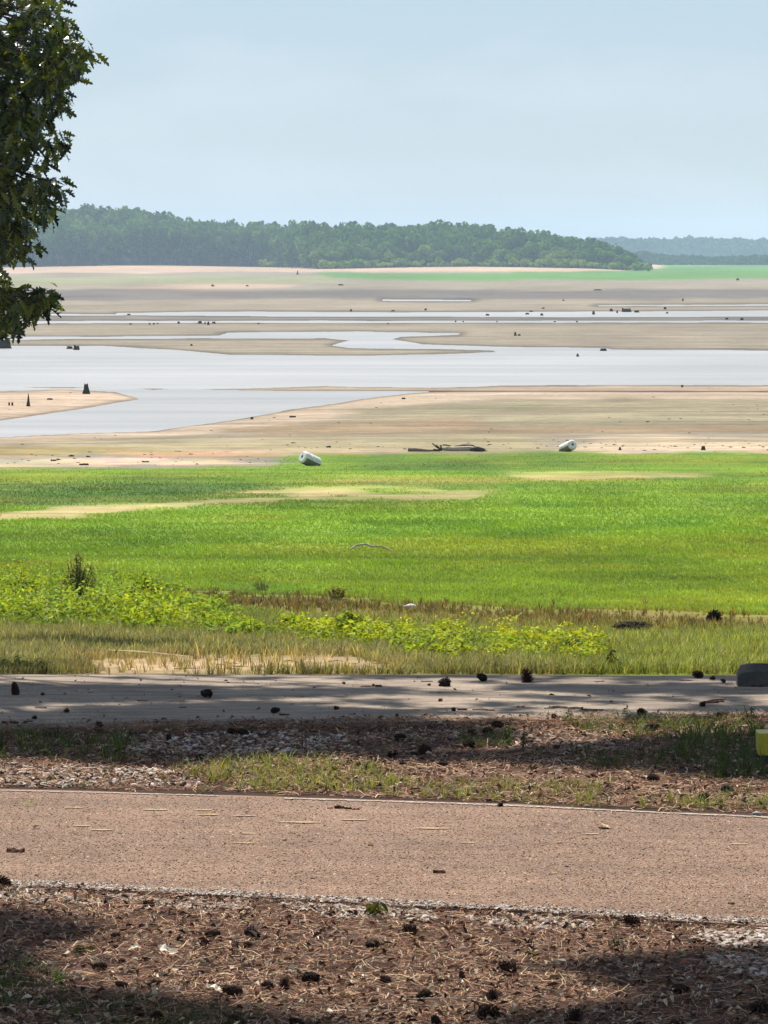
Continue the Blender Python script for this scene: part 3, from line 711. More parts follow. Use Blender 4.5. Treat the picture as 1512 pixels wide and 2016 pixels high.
# ------------------------------------------------------------------ lawn, bank grass, vines
blade3 = []
def tuft_template(nb, h, spread, w, seed):
    r = np.random.default_rng(seed); V = []; T = []
    for i in range(nb):
        a = r.uniform(0, 2 * math.pi); d = np.array([math.cos(a), math.sin(a), 0]); p = np.array([-d[1], d[0], 0]); o = d * r.uniform(0, 0.25) * spread
        hh = h * r.uniform(0.6, 1.1); sp = spread * r.uniform(0.3, 1.0); b = len(V)
        mid = o + d * sp * 0.4 + np.array([0, 0, hh * 0.62]); tip = o + d * sp + np.array([0, 0, hh])
        V += [o - p * w / 2, o + p * w / 2, mid + p * w * 0.4, mid - p * w * 0.4, tip]
        T += [(b, b + 1, b + 2), (b, b + 2, b + 3), (b + 3, b + 2, b + 4)]
    return np.array(V), np.array(T, np.int32)
def grass_field(name, px, py, hfun, label, tmpl, colf, cat='grass', m=None, zlift=0.0):
    x, y, _ = G(px, py); z = terrain_z(x, y)
    n = len(x); sc_ = hfun(px, py, y) * R.uniform(0.6, 1.35, n)
    parts = []
    k = R.integers(0, len(tmpl), n); col = colf(px, py, x, y, n)
    for i, (tv, tt) in enumerate(tmpl):
        q = k == i; M = rotm(R.uniform(0, 6.28, q.sum()), np.zeros(q.sum()), np.zeros(q.sum())) * sc_[q][:, None, None]
        parts.append(scatter(tv, tt, M, np.stack([x[q], y[q], z[q] + zlift - 0.004], 1), col[q]))
    V, T, C = join(parts)
    return link(name, mesh_tri(name, V, T, C), m or M_grass, label=label, cat=cat, kind='stuff')
def zone_col(amp=0.16, k=1.15, green=(1, 1, 1)):
    def f(px, py, x, y, n): return np.clip(jit(ground_colour(px, py, x, y) * np.array(green), n, amp, 0.05) * k, 0, 0.9)
    return f
TL = [tuft_template(5, 1.0, 1.0, 0.16, i) for i in range(5)]
# short lawn on the lake bed
n = 170000
px = R.uniform(-160, 1672, n); py = 893 + (1215 - 893) * R.uniform(0, 1, n) ** 0.9
cg = ground_colour(px, py, (px - 756) * 0.01, py)
ok = (cg[:, 1] > cg[:, 0] * 1.12) | (R.uniform(0, 1, n) < 0.02)
px, py = px[ok], py[ok]
grass_field('lawn_grass', px, py, lambda p, q, y: (0.030 + 0.034 * fbm(p * 0.15, q, 30, 3, 4)) * (1 - 0.3 * sm(120, 210, y)), 'bright green short grass spreading over the dry lake bed', TL, zone_col(0.15, 1.55))
# broadleaf clover-like patches in the lawn
# bank grass behind the pad
n = 34000
px = R.uniform(-160, 1672, n); py = 1200 + (1328 - 1200) * R.uniform(0, 1, n) ** 0.85
d = psd([(150,1303),(400,1290),(700,1293),(780,1322),(200,1330)], px, py, 0.12)
ok = ((d > 0) | (R.uniform(0, 1, n) < 0.07)) & (py > np.interp(px, [0, 400, 700, 1000, 1512], [1228, 1215, 1215, 1225, 1235]))
px, py = px[ok], py[ok]
grass_field('bank_grass', px, py, lambda p, q, y: 0.045 + 0.07 * fbm(p * 0.2, q, 26, 3, 8), 'dry tan and olive grass on the bank behind the pad', [tuft_template(6, 1.0, 0.8, 0.06, 50 + i) for i in range(7)], lambda px, py, x, y, n: np.clip(jit(ground_colour(px, py, x, y) * 0.6 + lin(138, 146, 74) * 0.4 + R.uniform(0, 1, (n, 1)) ** 3 * (lin(206, 186, 130) * 0.5), n, 0.26, 0.06) * 1.12, 0, 0.9))
n = 2200
px = R.uniform(300, 1672, n); py = np.interp(px, [330, 700, 1000, 1512], [1176, 1200, 1216, 1240]) + R.normal(0, 9, n)
grass_field('brown_weeds', px, py, lambda p, q, y: 0.05 + 0.12 * fbm(p * 0.3, q, 26, 3, 18) ** 2, 'brown seeding weeds in a line along the foot of the bank', [tuft_template(7, 1.0, 0.8, 0.09, 70 + i) for i in range(4)],
            lambda px, py, x, y, n: jit(lin(140, 126, 72), n, 0.3, 0.1), cat='weeds')

# leaf templates
def simple_leaf(l=1.0, w=0.5, fold=0.15):
    V = np.array([(0, 0, 0), (0.35 * l, -w / 2, fold * w), (0.35 * l, 0, 0), (0.35 * l, w / 2, fold * w), (0.75 * l, -w * 0.32, fold * w * 0.5 - 0.04), (0.75 * l, 0, -0.05), (0.75 * l, w * 0.32, fold * w * 0.5 - 0.04), (l, 0, -0.14)])
    F = [(0, 1, 2), (0, 2, 3), (1, 4, 5, 2), (2, 5, 6, 3), (4, 7, 5), (5, 7, 6)]
    return V, tri(F)
def oak_leaf(curl=0.1, droop=0.15, seed=0):
    r = np.random.default_rng(seed)
    t = np.array([0, 0.1, 0.2, 0.30, 0.38, 0.48, 0.57, 0.66, 0.75, 0.86, 1.0])
    w = np.array([0.012, 0.02, 0.07, 0.19, 0.07, 0.24, 0.08, 0.22, 0.07, 0.10, 0.004]) * r.uniform(0.85, 1.15, 11)
    adv = np.array([0, 0, 0, 0.06, 0, 0.07, 0, 0.07, 0, 0.03, 0])
    V = []; F = []
    for i in range(11):
        zc = -droop * t[i] ** 2; zw = curl * (w[i] / 0.24) ** 2 * r.uniform(0.4, 1.6)
        V += [(t[i] + adv[i], -w[i], zc + zw * 0.4), (t[i], 0, zc), (t[i] + adv[i], w[i], zc + zw * 0.4)]
    for i in range(10):
        a = 3 * i; F += [(a, a + 3, a + 4, a + 1), (a + 1, a + 4, a + 5, a + 2)]
    return np.array(V), tri(F)

def curled_leaf(w, seed):
    r = np.random.default_rng(900 + seed); n = 8; V = []; F = []
    for i in range(n):
        t = i / (n - 1); ww = w * 0.5 * (math.sin(math.pi * (0.06 + 0.9 * t)) ** 0.8) * r.uniform(0.8, 1.2); zc = 0.16 * math.sin(2.6 * t + seed) + 0.05 * r.normal()
        V += [(t, -ww, zc + 0.45 * ww * r.uniform(0.3, 1.2)), (t, 0, zc), (t, ww, zc + 0.45 * ww * r.uniform(0.3, 1.2))]
    for i in range(n - 1):
        a = 3 * i; F += [(a, a + 3, a + 4, a + 1), (a + 1, a + 4, a + 5, a + 2)]
    return np.array(V), tri(F)

# vine mat
VTOP = [(-300,1156),(0,1160),(40,1156),(100,1168),(210,1176),(280,1168),(320,1186),(420,1210),(520,1236),(600,1240),(690,1240),(800,1256),(900,1262),(1000,1258),(1100,1262),(1190,1285)]
VBOT = [(1190,1308),(1000,1302),(800,1290),(600,1262),(400,1243),(200,1236),(-300,1232)]
def vine_col(px, x, y, n):
    yl = sm(450, 950, px)[:, None]; dull = sm(0, 1, (fbm(x, y * 0.4, 1.6, 3, 71) - 0.35) * 3)[:, None]
    return jit((lin(188, 204, 42) * (1 - yl) + lin(206, 210, 44) * yl) * dull + lin(146, 170, 60) * (1 - dull), n, 0.24, 0.07)
tv, tt = simple_leaf(1.0, 0.5)
parts = []
# low creeping leaves
n = 46000; px = R.uniform(-200, 1200, n); py = R.uniform(1140, 1312, n)
ok = psd(VTOP + VBOT, px, py, 0.4) + (fbm(px * 0.4, py, 16, 3, 12) - 0.5) * 44 + 3 < 0
px, py = px[ok], py[ok]; n = len(px); x, y, _ = G(px, py); z = terrain_z(x, y)
M = rotm(R.uniform(0, 6.28, n), R.normal(0, 0.8, n), R.normal(0.1, 0.7, n)) * (R.uniform(0.03, 0.06, n) * (1 - 0.35 * sm(500, 1000, px)))[:, None, None]
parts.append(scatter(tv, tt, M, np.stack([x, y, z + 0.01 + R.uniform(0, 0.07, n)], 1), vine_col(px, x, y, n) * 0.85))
# leafy shoots standing up out of the mat
n = 3600; px = R.uniform(-200, 1200, n); py = R.uniform(1140, 1312, n)
ok = psd(VTOP + VBOT, px, py, 0.4) + (fbm(px * 0.4, py, 22, 3, 19) - 0.5) * 48 + 1 < 0
px, py = px[ok], py[ok]; n = len(px); x, y, _ = G(px, py); z = terrain_z(x, y)
hh = (0.06 + 0.13 * R.uniform(0, 1, n) ** 1.6 + (1 - sm(260, 420, px)) * 0.25 * R.uniform(0, 1, n) ** 1.3) * (0.55 + 0.9 * fbm(x, y * 0.6, 0.9, 2, 88))
K = 30; t = R.uniform(0.1, 1, (n, K)); la = R.uniform(0, 6.28, n); ll = R.uniform(0.1, 0.7, n)
P = np.stack([x[:, None] + np.cos(la)[:, None] * (ll * hh)[:, None] * t ** 2, y[:, None] + np.sin(la)[:, None] * (ll * hh)[:, None] * t ** 2, z[:, None] + hh[:, None] * t], -1)
P = P + R.normal(0, 1, P.shape) * (0.16 * hh * 1.0)[:, None, None] * [1, 1, 0.4]
N = n * K; rp_ = lambda v: np.repeat(v, K)
M = rotm(R.uniform(0, 6.28, N), R.normal(0, 0.7, N), R.normal(0.35, 0.6, N)) * (R.uniform(0.035, 0.07, N) * (1 - 0.35 * sm(500, 1000, rp_(px))))[:, None, None]
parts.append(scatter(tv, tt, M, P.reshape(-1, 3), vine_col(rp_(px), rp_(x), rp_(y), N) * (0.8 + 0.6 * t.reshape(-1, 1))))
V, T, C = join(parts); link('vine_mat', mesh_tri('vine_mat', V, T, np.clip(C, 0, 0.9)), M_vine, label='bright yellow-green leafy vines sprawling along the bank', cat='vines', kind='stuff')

def leafy_plant(name, px, py, wpx, hpx, nstem, nleaf, leaf, colr, label, cat='plant', stemc=(90, 96, 50), droop=0.3, group=None, lw=0.4, P0=None):
    if P0 is None: x, y, z = Gp(px, py)
    else: x, y, z = P0
    s = y / FPX
    W, Hh = wpx * s / 2, hpx * s
    e = link(name, None, loc=(x, y, z), label=label, cat=cat, group=group)
    sv = []; LV = []; tv, tt = simple_leaf(1.0, lw)
    for i in range(nstem):
        a = R.uniform(0, 6.28); rad = W * math.sqrt(R.uniform(0, 1)); tip = np.array([math.cos(a) * rad, math.sin(a) * rad, Hh * R.uniform(0.55, 1.0) * (1 - 0.35 * (rad / W) ** 2)])
        b = np.array([tip[0] * 0.25, tip[1] * 0.25, -0.01]); mid = b * 0.4 + tip * 0.6; mid[2] = tip[2] * 0.66
        V, T = tube([b, mid, tip], [0.004 * Hh / 0.4 + .001, 0.003 * Hh / 0.4 + .0008, 0.001], 4, False); sv.append((V, T, np.tile(lin(*stemc), (len(V), 1))))
        t = R.uniform(0.12, 1.0, nleaf) ; pts = np.array([b * (1 - u) ** 2 + 2 * mid * u * (1 - u) + tip * u * u for u in t])
        M = rotm(R.uniform(0, 6.28, nleaf), R.normal(0, 0.5, nleaf), R.normal(droop, 0.5, nleaf)) * (leaf * R.uniform(0.6, 1.2, nleaf))[:, None, None]
        LV.append(scatter(tv, tt, M, pts, jit(lin(*colr), nleaf, 0.22, 0.08)))
    V, T, C = join(sv); link('stems', mesh_tri('stems', V, T, C), M_vc, parent=e)
    V, T, C = join(LV); link('foliage', mesh_tri('foliage', V, T, C), M_vine, parent=e)
    return e
leafy_plant('tall_weed', 152, 1196, 74, 118, 34, 44, 0.055, (166, 172, 92), 'tall olive weed with drooping leaves rising above the vines', lw=0.3, droop=0.6)
leafy_plant('vine_mound', 45, 1182, 66, 76, 20, 26, 0.06, (174, 196, 44), 'yellow-green vine mound beside the tall olive weed', 'vine')
leafy_plant('vine_mound', 283, 1192, 74, 76, 24, 30, 0.06, (170, 194, 42), 'bushy bright vine mound at the end of the tall vine patch', 'vine')
leafy_plant('weed_clump', 98, 1178, 40, 36, 12, 20, 0.05, (160, 172, 56), 'low dark green weed clump between the vine mounds', 'weed')
leafy_plant('vine_mound', 690, 1254, 62, 60, 22, 28, 0.06, (146, 166, 44), 'dark green rounded vine mound rising from the low vines', 'vine')
leafy_plant('vine_mound', 572, 1238, 40, 34, 14, 24, 0.055, (172, 192, 44), 'small upright vine mound near the brown weeds', 'vine')
leafy_plant('feathery_weed', 1130, 1296, 46, 46, 16, 30, 0.05, (84, 116, 50), 'dark green feathery weed at the end of the vine band', 'weed', lw=0.22)
leafy_plant('small_bush', 516, 1167, 44, 32, 14, 26, 0.04, (128, 142, 84), 'small grey-green bush at the edge of the lawn', 'bush', lw=0.25)
leafy_plant('small_bush', 664, 1182, 46, 34, 16, 24, 0.045, (150, 138, 72), 'small brownish bush among the brown weeds', 'bush')
leafy_plant('small_bush', 420, 1182, 120, 34, 22, 20, 0.04, (150, 142, 74), 'wide low brownish bush beside the vine patch', 'bush')
leafy_plant('slender_weed', 1205, 1322, 22, 58, 5, 14, 0.035, (84, 80, 34), 'slender dark weed standing just behind the pad', 'weed', lw=0.3)
leafy_plant('small_bush', 1290, 1306, 130, 30, 24, 18, 0.035, (118, 108, 38), 'low rusty green bush patch behind the pad', 'bush')
leafy_plant('weed_clump', 40, 1322, 130, 34, 26, 22, 0.035, (62, 92, 34), 'dark green shaded weed clump behind the edge of the pad', 'weed', lw=0.2)

def twig_ball(name, px, py, wpx, hpx, n, colr, label, cat):
    x, y, z = Gp(px, py); s = y / FPX; W, Hh = wpx * s / 2, hpx * s; parts = []
    for i in range(n):
        a = R.normal(0, 1, 3); a /= np.linalg.norm(a); b = R.normal(0, 1, 3); b /= np.linalg.norm(b)
        r1, r2 = R.uniform(0.3, 1.0, 2)
        A = np.array([a[0] * W * r1, a[1] * W * r1, Hh / 2 * (1 + a[2] * r1)]); B = np.array([b[0] * W * r2, b[1] * W * r2, Hh / 2 * (1 + b[2] * r2)])
        m = (A + B) / 2 * np.array([1.15, 1.15, 1.0]); V, T = tube([A, m, B], 0.003, 3, False)
        parts.append((V, T, jit(lin(*colr), len(V), 0.2)))
    V, T, C = join(parts); link(name, mesh_tri(name, V, T, C), M_wood, loc=(x, y, z - 0.005), label=label, cat=cat)
twig_ball('dead_bush', 1408, 1238, 36, 42, 420, (52, 44, 34), 'dark round ball of dead twigs standing on the grass', 'bush')
twig_ball('brush_pile', 1245, 1244, 92, 26, 260, (92, 80, 66), 'flat heap of dead grey twigs among the brown weeds', 'brush pile')
stick([(1236, 1246), (1255, 1249), (1275, 1252)], 0.012, 'pale brown log piece at the foot of the dead twig heap', 'log_piece', 'wood', (190, 160, 130), lift=0.0)

def rock_mesh(wx, wy, wz, seed, colr, sub=2):
    r = np.random.default_rng(seed); import bmesh
    bm = bmesh.new(); bmesh.ops.create_icosphere(bm, subdivisions=sub, radius=1.0)
    V = np.array([v.co[:] for v in bm.verts]); T = np.array([[v.index for v in f.verts] for f in bm.faces]); bm.free()
    dd = r.normal(0, 1, (5, 3)); dd /= np.linalg.norm(dd, axis=1)[:, None]
    for q in dd: m = V @ q > 0.7; V[m] -= ((V[m] @ q) - 0.7)[:, None] * q * 0.8
    V = V * (1 + 0.12 * r.normal(0, 1, (len(V), 1)) * 0.5) * [wx / 2, wy / 2, wz / 2] + [0, 0, wz * 0.36]
    return mesh_tri('rock', V, T, jit(lin(*colr), len(V), 0.08), True)
x, y, z = Gp(808, 1209); s = y / FPX
link('pale_rock', rock_mesh(30 * s, 0.14, 15 * s, 3, (226, 220, 204)), M_stone, loc=(x, y, z + 0.03), label='smooth pale rock lying among the brown weeds', cat='rock')
stick([(-60, 1286), (0, 1287), (70, 1289), (142, 1293)], 0.008, 'long pale stick lying in the dry grass behind the pad', colr=(222, 200, 165), lift=0.035)
stick([(210, 1293), (260, 1296), (310, 1299), (372, 1305)], 0.008, 'pale curved stick in the dry grass near the sandy patch', colr=(226, 206, 170), lift=0.035)
for i in range(16):
    a = R.uniform(330, 760); b = R.uniform(1300, 1322); l = R.uniform(14, 44)
    stick([(a, b), (a + l / 2, b + R.normal(0, 1)), (a + l, b + R.normal(0, 2))], 0.005, 'small pale stick on the bare sandy patch behind the pad', colr=(222, 190, 145), group='sticks on the sandy patch', lift=0.004)

# ------------------------------------------------------------------ pad and verge objects
# wheel stop
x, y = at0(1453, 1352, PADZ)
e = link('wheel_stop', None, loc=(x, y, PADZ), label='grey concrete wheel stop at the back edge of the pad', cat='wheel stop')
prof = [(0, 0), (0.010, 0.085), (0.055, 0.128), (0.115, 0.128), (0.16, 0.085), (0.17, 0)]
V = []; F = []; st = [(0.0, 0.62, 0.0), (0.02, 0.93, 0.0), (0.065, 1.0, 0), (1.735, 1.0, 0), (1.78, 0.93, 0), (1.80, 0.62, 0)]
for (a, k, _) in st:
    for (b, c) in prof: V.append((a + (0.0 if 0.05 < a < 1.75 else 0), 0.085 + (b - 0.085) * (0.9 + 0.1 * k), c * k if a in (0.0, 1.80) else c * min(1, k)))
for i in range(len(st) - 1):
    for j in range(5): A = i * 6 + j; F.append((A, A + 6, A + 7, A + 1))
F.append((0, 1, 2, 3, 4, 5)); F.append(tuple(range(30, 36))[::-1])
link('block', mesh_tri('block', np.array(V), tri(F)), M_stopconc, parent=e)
for a in (0.42, 1.38):
    Vv, Tt = tube([(a, 0.085, 0.10), (a, 0.085, 0.136)], 0.012, 8); link('anchor_pin', mesh_tri('anchor_pin', Vv, Tt, np.tile(lin(90, 66, 52), (len(Vv), 1))), M_wood, parent=e)
# yellow post
x, y = at0(1484, 1511, 0.0); s = y / FPX
e = link('low_post', None, loc=(x + 0.135, y + 0.1, 0), label='low post with a yellow painted top standing in the weeds beside the pad', cat='post')
def roundbox(w, d, z0, z1, c=0.02, lip=0.0):
    seg = []; hw, hd = w / 2, d / 2
    for cx_, cy_, a0 in ((hw - c, -hd + c, -90), (hw - c, hd - c, 0), (-hw + c, hd - c, 90), (-hw + c, -hd + c, 180)):
        for k in range(4): a = math.radians(a0 + 30 * k); seg.append((cx_ + c * math.cos(a), cy_ + c * math.sin(a)))
    n = len(seg); V = []; F = []
    zs = [(z0, 1.0), (z1 - 0.012, 1.0 + lip), (z1 - 0.003, 1.0 + lip), (z1, 0.985 + lip)]
    for zz, k in zs: V += [(a * k, b * k, zz) for a, b in seg]
    for i in range(3):
        for j in range(n): F.append((i * n + j, i * n + (j + 1) % n, (i + 1) * n + (j + 1) % n, (i + 1) * n + j))
    F.append(tuple(range(3 * n, 4 * n))); return mesh_tri('post', np.array(V), tri(F))
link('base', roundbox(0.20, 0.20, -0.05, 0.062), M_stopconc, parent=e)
link('painted_top', roundbox(0.222, 0.222, 0.060, 0.168, 0.02, 0.03), M_yellow, parent=e)

# pine cones
def cone_mesh(seed, open_=0.5, nsc=74, col=(70, 49, 36)):
    r = np.random.default_rng(seed); V = []; T = []; C = []
    Lc = 1.0; ga = math.pi * (3 - math.sqrt(5))
    V0, T0 = tube([(0, 0, 0.0), (0, 0, 0.08), (0, 0, 0.3), (0, 0, 0.6), (0, 0, 0.85), (0, 0, 0.97)], [0.08, 0.2, 0.27, 0.23, 0.12, 0.02], 8)
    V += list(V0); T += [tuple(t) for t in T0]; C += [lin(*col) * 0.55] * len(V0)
    for i in range(nsc):
        t = 0.04 + 0.92 * i / nsc; a = i * ga + r.normal(0, 0.06)
        rad = 0.30 * (math.sin(math.pi * min(1, (t * 0.85 + 0.13))) ** 0.7) + 0.03
        d = np.array([math.cos(a), math.sin(a), 0]); p = np.array([-d[1], d[0], 0]); up = np.array([0, 0, 1.0])
        o = d * rad * 0.55 + up * t; le = (0.17 + 0.14 * open_) * (1 - 0.45 * t) * r.uniform(0.85, 1.15); tilt = math.radians(80 - 62 * open_ + 25 * (t - 0.4))
        q = d * math.cos(tilt) + up * math.sin(tilt); nrm = -d * math.sin(tilt) + up * math.cos(tilt)
        w = (0.13) * (1 - 0.5 * t); b = len(V)
        tip = o + q * (le + 0.12); V += [o - p * w * 0.4, o + p * w * 0.4, o + q * le - p * w - nrm * 0.02, o + q * le + p * w - nrm * 0.02, tip + nrm * 0.015, o + q * le - nrm * 0.06]
        T += [(b, b + 1, b + 3), (b, b + 3, b + 2), (b + 2, b + 3, b + 4), (b + 2, b + 5, b), (b + 5, b + 3, b + 1), (b + 2, b + 4, b + 5), (b + 5, b + 4, b + 3)]
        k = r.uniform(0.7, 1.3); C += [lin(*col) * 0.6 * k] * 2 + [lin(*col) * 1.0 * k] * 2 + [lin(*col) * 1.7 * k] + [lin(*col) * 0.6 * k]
    V = np.array(V); V[:, 2] -= 0.5
    return mesh_tri('pine_cone', V, np.array(T, np.int32), np.clip(np.array(C), 0, 1))
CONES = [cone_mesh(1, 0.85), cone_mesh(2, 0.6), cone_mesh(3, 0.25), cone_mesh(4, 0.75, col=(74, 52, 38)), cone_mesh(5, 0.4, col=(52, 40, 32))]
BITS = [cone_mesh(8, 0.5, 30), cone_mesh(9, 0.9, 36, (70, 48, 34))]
def cone(px, py, wpx, z, label, group, bit=False):
    x, y = at0(px, py, z); y = float(y); s = y / FPX; W = wpx * s
    me = random.choice(BITS if bit else CONES); W *= 0.9
    L_ = W * (0.95 if bit else random.uniform(0.92, 1.12)) / 0.98
    o = link('pine_cone', me, M_cone, label=label, cat='pine cone', group=group)
    o.scale = (L_, L_, L_); yaw = random.uniform(-0.8, 0.8) + (math.pi if random.random() < 0.5 else 0)
    o.rotation_euler = (0, math.radians(random.uniform(68, 108)), yaw) if random.random() < 0.8 else (random.uniform(-0.4, 0.4), random.uniform(-0.4, 0.4), yaw)
    o.location = (x, y, z + L_ * 0.33)
    return o
G1 = ('dark pine cone lying on the concrete pad', 'pine cones on the pad'); G1b = ('small broken pine cone bit lying on the concrete pad', 'cone bits on the pad')
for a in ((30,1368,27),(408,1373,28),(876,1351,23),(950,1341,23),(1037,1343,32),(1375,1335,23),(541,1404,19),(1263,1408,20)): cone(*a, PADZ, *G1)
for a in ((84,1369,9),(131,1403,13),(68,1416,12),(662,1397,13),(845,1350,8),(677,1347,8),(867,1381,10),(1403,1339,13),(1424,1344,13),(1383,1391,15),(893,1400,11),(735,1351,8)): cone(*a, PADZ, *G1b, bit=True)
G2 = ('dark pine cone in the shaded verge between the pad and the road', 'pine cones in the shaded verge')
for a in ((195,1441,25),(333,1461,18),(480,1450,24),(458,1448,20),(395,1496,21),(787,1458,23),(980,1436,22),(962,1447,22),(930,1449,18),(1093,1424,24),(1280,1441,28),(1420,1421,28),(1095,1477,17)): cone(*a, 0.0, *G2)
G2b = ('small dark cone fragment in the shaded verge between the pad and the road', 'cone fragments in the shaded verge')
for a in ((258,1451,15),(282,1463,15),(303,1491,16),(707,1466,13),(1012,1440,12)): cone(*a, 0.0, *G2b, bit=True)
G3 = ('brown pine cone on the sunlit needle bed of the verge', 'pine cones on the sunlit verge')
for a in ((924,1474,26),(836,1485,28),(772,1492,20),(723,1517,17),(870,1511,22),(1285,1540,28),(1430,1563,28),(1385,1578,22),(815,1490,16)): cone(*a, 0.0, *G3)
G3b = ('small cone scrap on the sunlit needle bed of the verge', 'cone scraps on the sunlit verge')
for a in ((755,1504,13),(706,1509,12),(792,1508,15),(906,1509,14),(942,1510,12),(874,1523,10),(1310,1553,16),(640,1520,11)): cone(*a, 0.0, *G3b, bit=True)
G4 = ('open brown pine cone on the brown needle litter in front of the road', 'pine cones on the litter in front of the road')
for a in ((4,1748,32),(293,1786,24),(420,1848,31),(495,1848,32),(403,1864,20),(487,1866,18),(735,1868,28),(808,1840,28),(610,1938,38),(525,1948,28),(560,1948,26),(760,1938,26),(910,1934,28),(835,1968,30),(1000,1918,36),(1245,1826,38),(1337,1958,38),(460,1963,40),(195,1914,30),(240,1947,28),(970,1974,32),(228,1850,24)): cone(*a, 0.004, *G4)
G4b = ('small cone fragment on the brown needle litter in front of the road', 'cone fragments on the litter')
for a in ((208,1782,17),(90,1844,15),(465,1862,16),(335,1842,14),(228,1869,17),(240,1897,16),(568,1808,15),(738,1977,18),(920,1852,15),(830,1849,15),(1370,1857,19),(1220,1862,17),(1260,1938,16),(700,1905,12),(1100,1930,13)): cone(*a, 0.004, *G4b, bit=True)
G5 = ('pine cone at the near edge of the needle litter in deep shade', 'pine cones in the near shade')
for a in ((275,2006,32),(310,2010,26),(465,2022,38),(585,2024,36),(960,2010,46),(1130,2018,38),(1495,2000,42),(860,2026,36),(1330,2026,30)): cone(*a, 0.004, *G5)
cone(985, 1588, 14, ROADZ, 'small dark cone lying on the white edge line of the road', None, bit=True)

# dead oak leaves lying one by one
LEAFM = []
for i, c in enumerate(((240, 220, 186), (228, 200, 158), (210, 172, 126), (246, 234, 208), (176, 134, 96))):
    tv, tt = oak_leaf(0.35, 0.3, 300 + i) if i in (1, 4) else curled_leaf(0.40 + 0.05 * i, i); me = mesh_tri('dead_leaf', tv * [1, 1.0, 1.0] + [-0.5, 0, 0.05], tt, jit(lin(*c), len(tv), 0.08)); me.materials.append(M_dead); LEAFM.append(me)
GL = ('dry pale leaf lying curled on the needle litter in front of the road', 'dry leaves on the litter')
GLs = ('dry leaf lying in the shade on the near litter', 'dry leaves in the near shade')
def dleaf(px, py, wpx, lab, z=0.008):
    x, y = at0(px, py, z); s = y / FPX; o = link('dead_leaf', random.choice(LEAFM), label=lab[0], cat='leaf', group=lab[1])
    k = wpx * s * 1.1; o.scale = (k, k, k); o.location = (x, y, z + 0.004); o.location.z += k * 0.08; o.rotation_euler = (random.uniform(-0.1, 0.5), random.uniform(-0.3, 0.2), random.choice((0, math.pi)) + random.uniform(-0.7, 0.7))
for a in ((330,1875,40),(265,1873,24),(345,1918,30),(215,1920,34),(300,1930,40),(200,1780,26),(272,1775,14),(395,1930,36),(445,1925,34),(425,1950,36),(570,1893,26),(620,1900,36),(700,1904,22),(598,1980,24),(650,1995,28),(855,1957,24),(1035,1873,22),(838,1832,12),(1090,1930,30),(1165,1968,36),(1240,1873,24),(480,1800,20),(740,1880,16),(650,1856,20),(540,1925,22),(1050,1905,24),(690,1960,20),(880,1990,26),(1180,1990,22),(800,1990,24),(1060,1960,18),(930,1890,16),(350,1790,18),(1430,1985,26),(1360,1930,20)): dleaf(*a, GL)
for a in ((140,1890,34),(75,1905,34),(60,1820,16),(30,1872,22),(1350,1930,24),(1440,1890,18),(1290,1965,20)): dleaf(*a, GLs)
GR = ('small dry leaf lying alone on the reddish road', 'dry leaves on the road')
for a in ((117,1703,18),(1190,1630,26),(420,1648,10),(70,1630,14),(130,1622,10),(115,1629,12),(735,1664,14),(785,1747,12),(345,1648,8),(870,1597,14)): dleaf(*a, GR, ROADZ + 0.004)
tv, tt = simple_leaf(1.0, 0.55); me = mesh_tri('green_leaf', tv, tt, jit(lin(190, 190, 90), len(tv), 0.05)); x, y = at0(44, 1588, ROADZ)
o = link('green_leaf', me, M_vine, label='pale green fallen leaf lying on the road', cat='leaf'); o.scale = (0.06, 0.06, 0.06); o.location = (x, y, ROADZ + 0.012); o.rotation_euler = (0.25, 0, 0.2)
def barkchip(px, py, wpx, hpx, z, label, group, colr=(96, 58, 42), name='bark_chip'):
    x, y = at0(px, py, z); s = y / FPX; W, Hh = wpx * s, max(hpx * s, 0.006)
    n = 7; t = np.linspace(-0.5, 0.5, n); wv = W * 0.35 * np.sqrt(np.clip(1 - (2 * t) ** 2 * 0.9, 0, 1)) * R.uniform(0.7, 1.2, n); V = []
    for i in range(n): V += [(t[i] * W, -wv[i], 0), (t[i] * W, -wv[i] * 0.5, Hh * R.uniform(0.5, 1)), (t[i] * W, wv[i] * 0.6, Hh * R.uniform(0.5, 1.1)), (t[i] * W, wv[i], 0)]
    F = []
    for i in range(n - 1):
        for j in range(3): A = 4 * i + j; F.append((A, A + 1, A + 5, A + 4))
        F.append((4 * i + 3, 4 * i, 4 * i + 4, 4 * i + 7))
    F += [(0, 3, 2, 1), (4 * n - 4, 4 * n - 3, 4 * n - 2, 4 * n - 1)]
    V = np.array(V); o = link(name, mesh_tri(name, V, tri(F), jit(lin(*colr), len(V), 0.2)), M_wood, loc=(x, y, z - 0.001), label=label, cat='bark', group=group); o.rotation_euler = (0, 0, random.uniform(-0.3, 0.3))
barkchip(31, 1678, 36, 9, ROADZ, 'large reddish bark chip lying on the road', None)
barkchip(865, 1719, 25, 8, ROADZ, 'dark brown bark chip alone in the middle of the road', None)
for i, a in enumerate(((668, 1592, 20, 7), (685, 1593, 14, 5), (700, 1594, 16, 4), (650, 1592, 12, 3))): barkchip(*a, ROADZ, 'reddish bark fragment in the cluster near the far edge of the road', 'bark cluster on the road')
for a in ((730, 1665, 12, 3), (1115, 1707, 8, 3), (72, 1724, 10, 3), (1190, 1631, 24, 4), (560, 1655, 9, 3), (616, 1730, 9, 3), (1440, 1780, 14, 4)): barkchip(*a, ROADZ, 'tiny brown bark crumb on the road', 'bark crumbs on the road')
GP = ('dark reddish bark strip lying on the pad', 'bark strips on the pad')
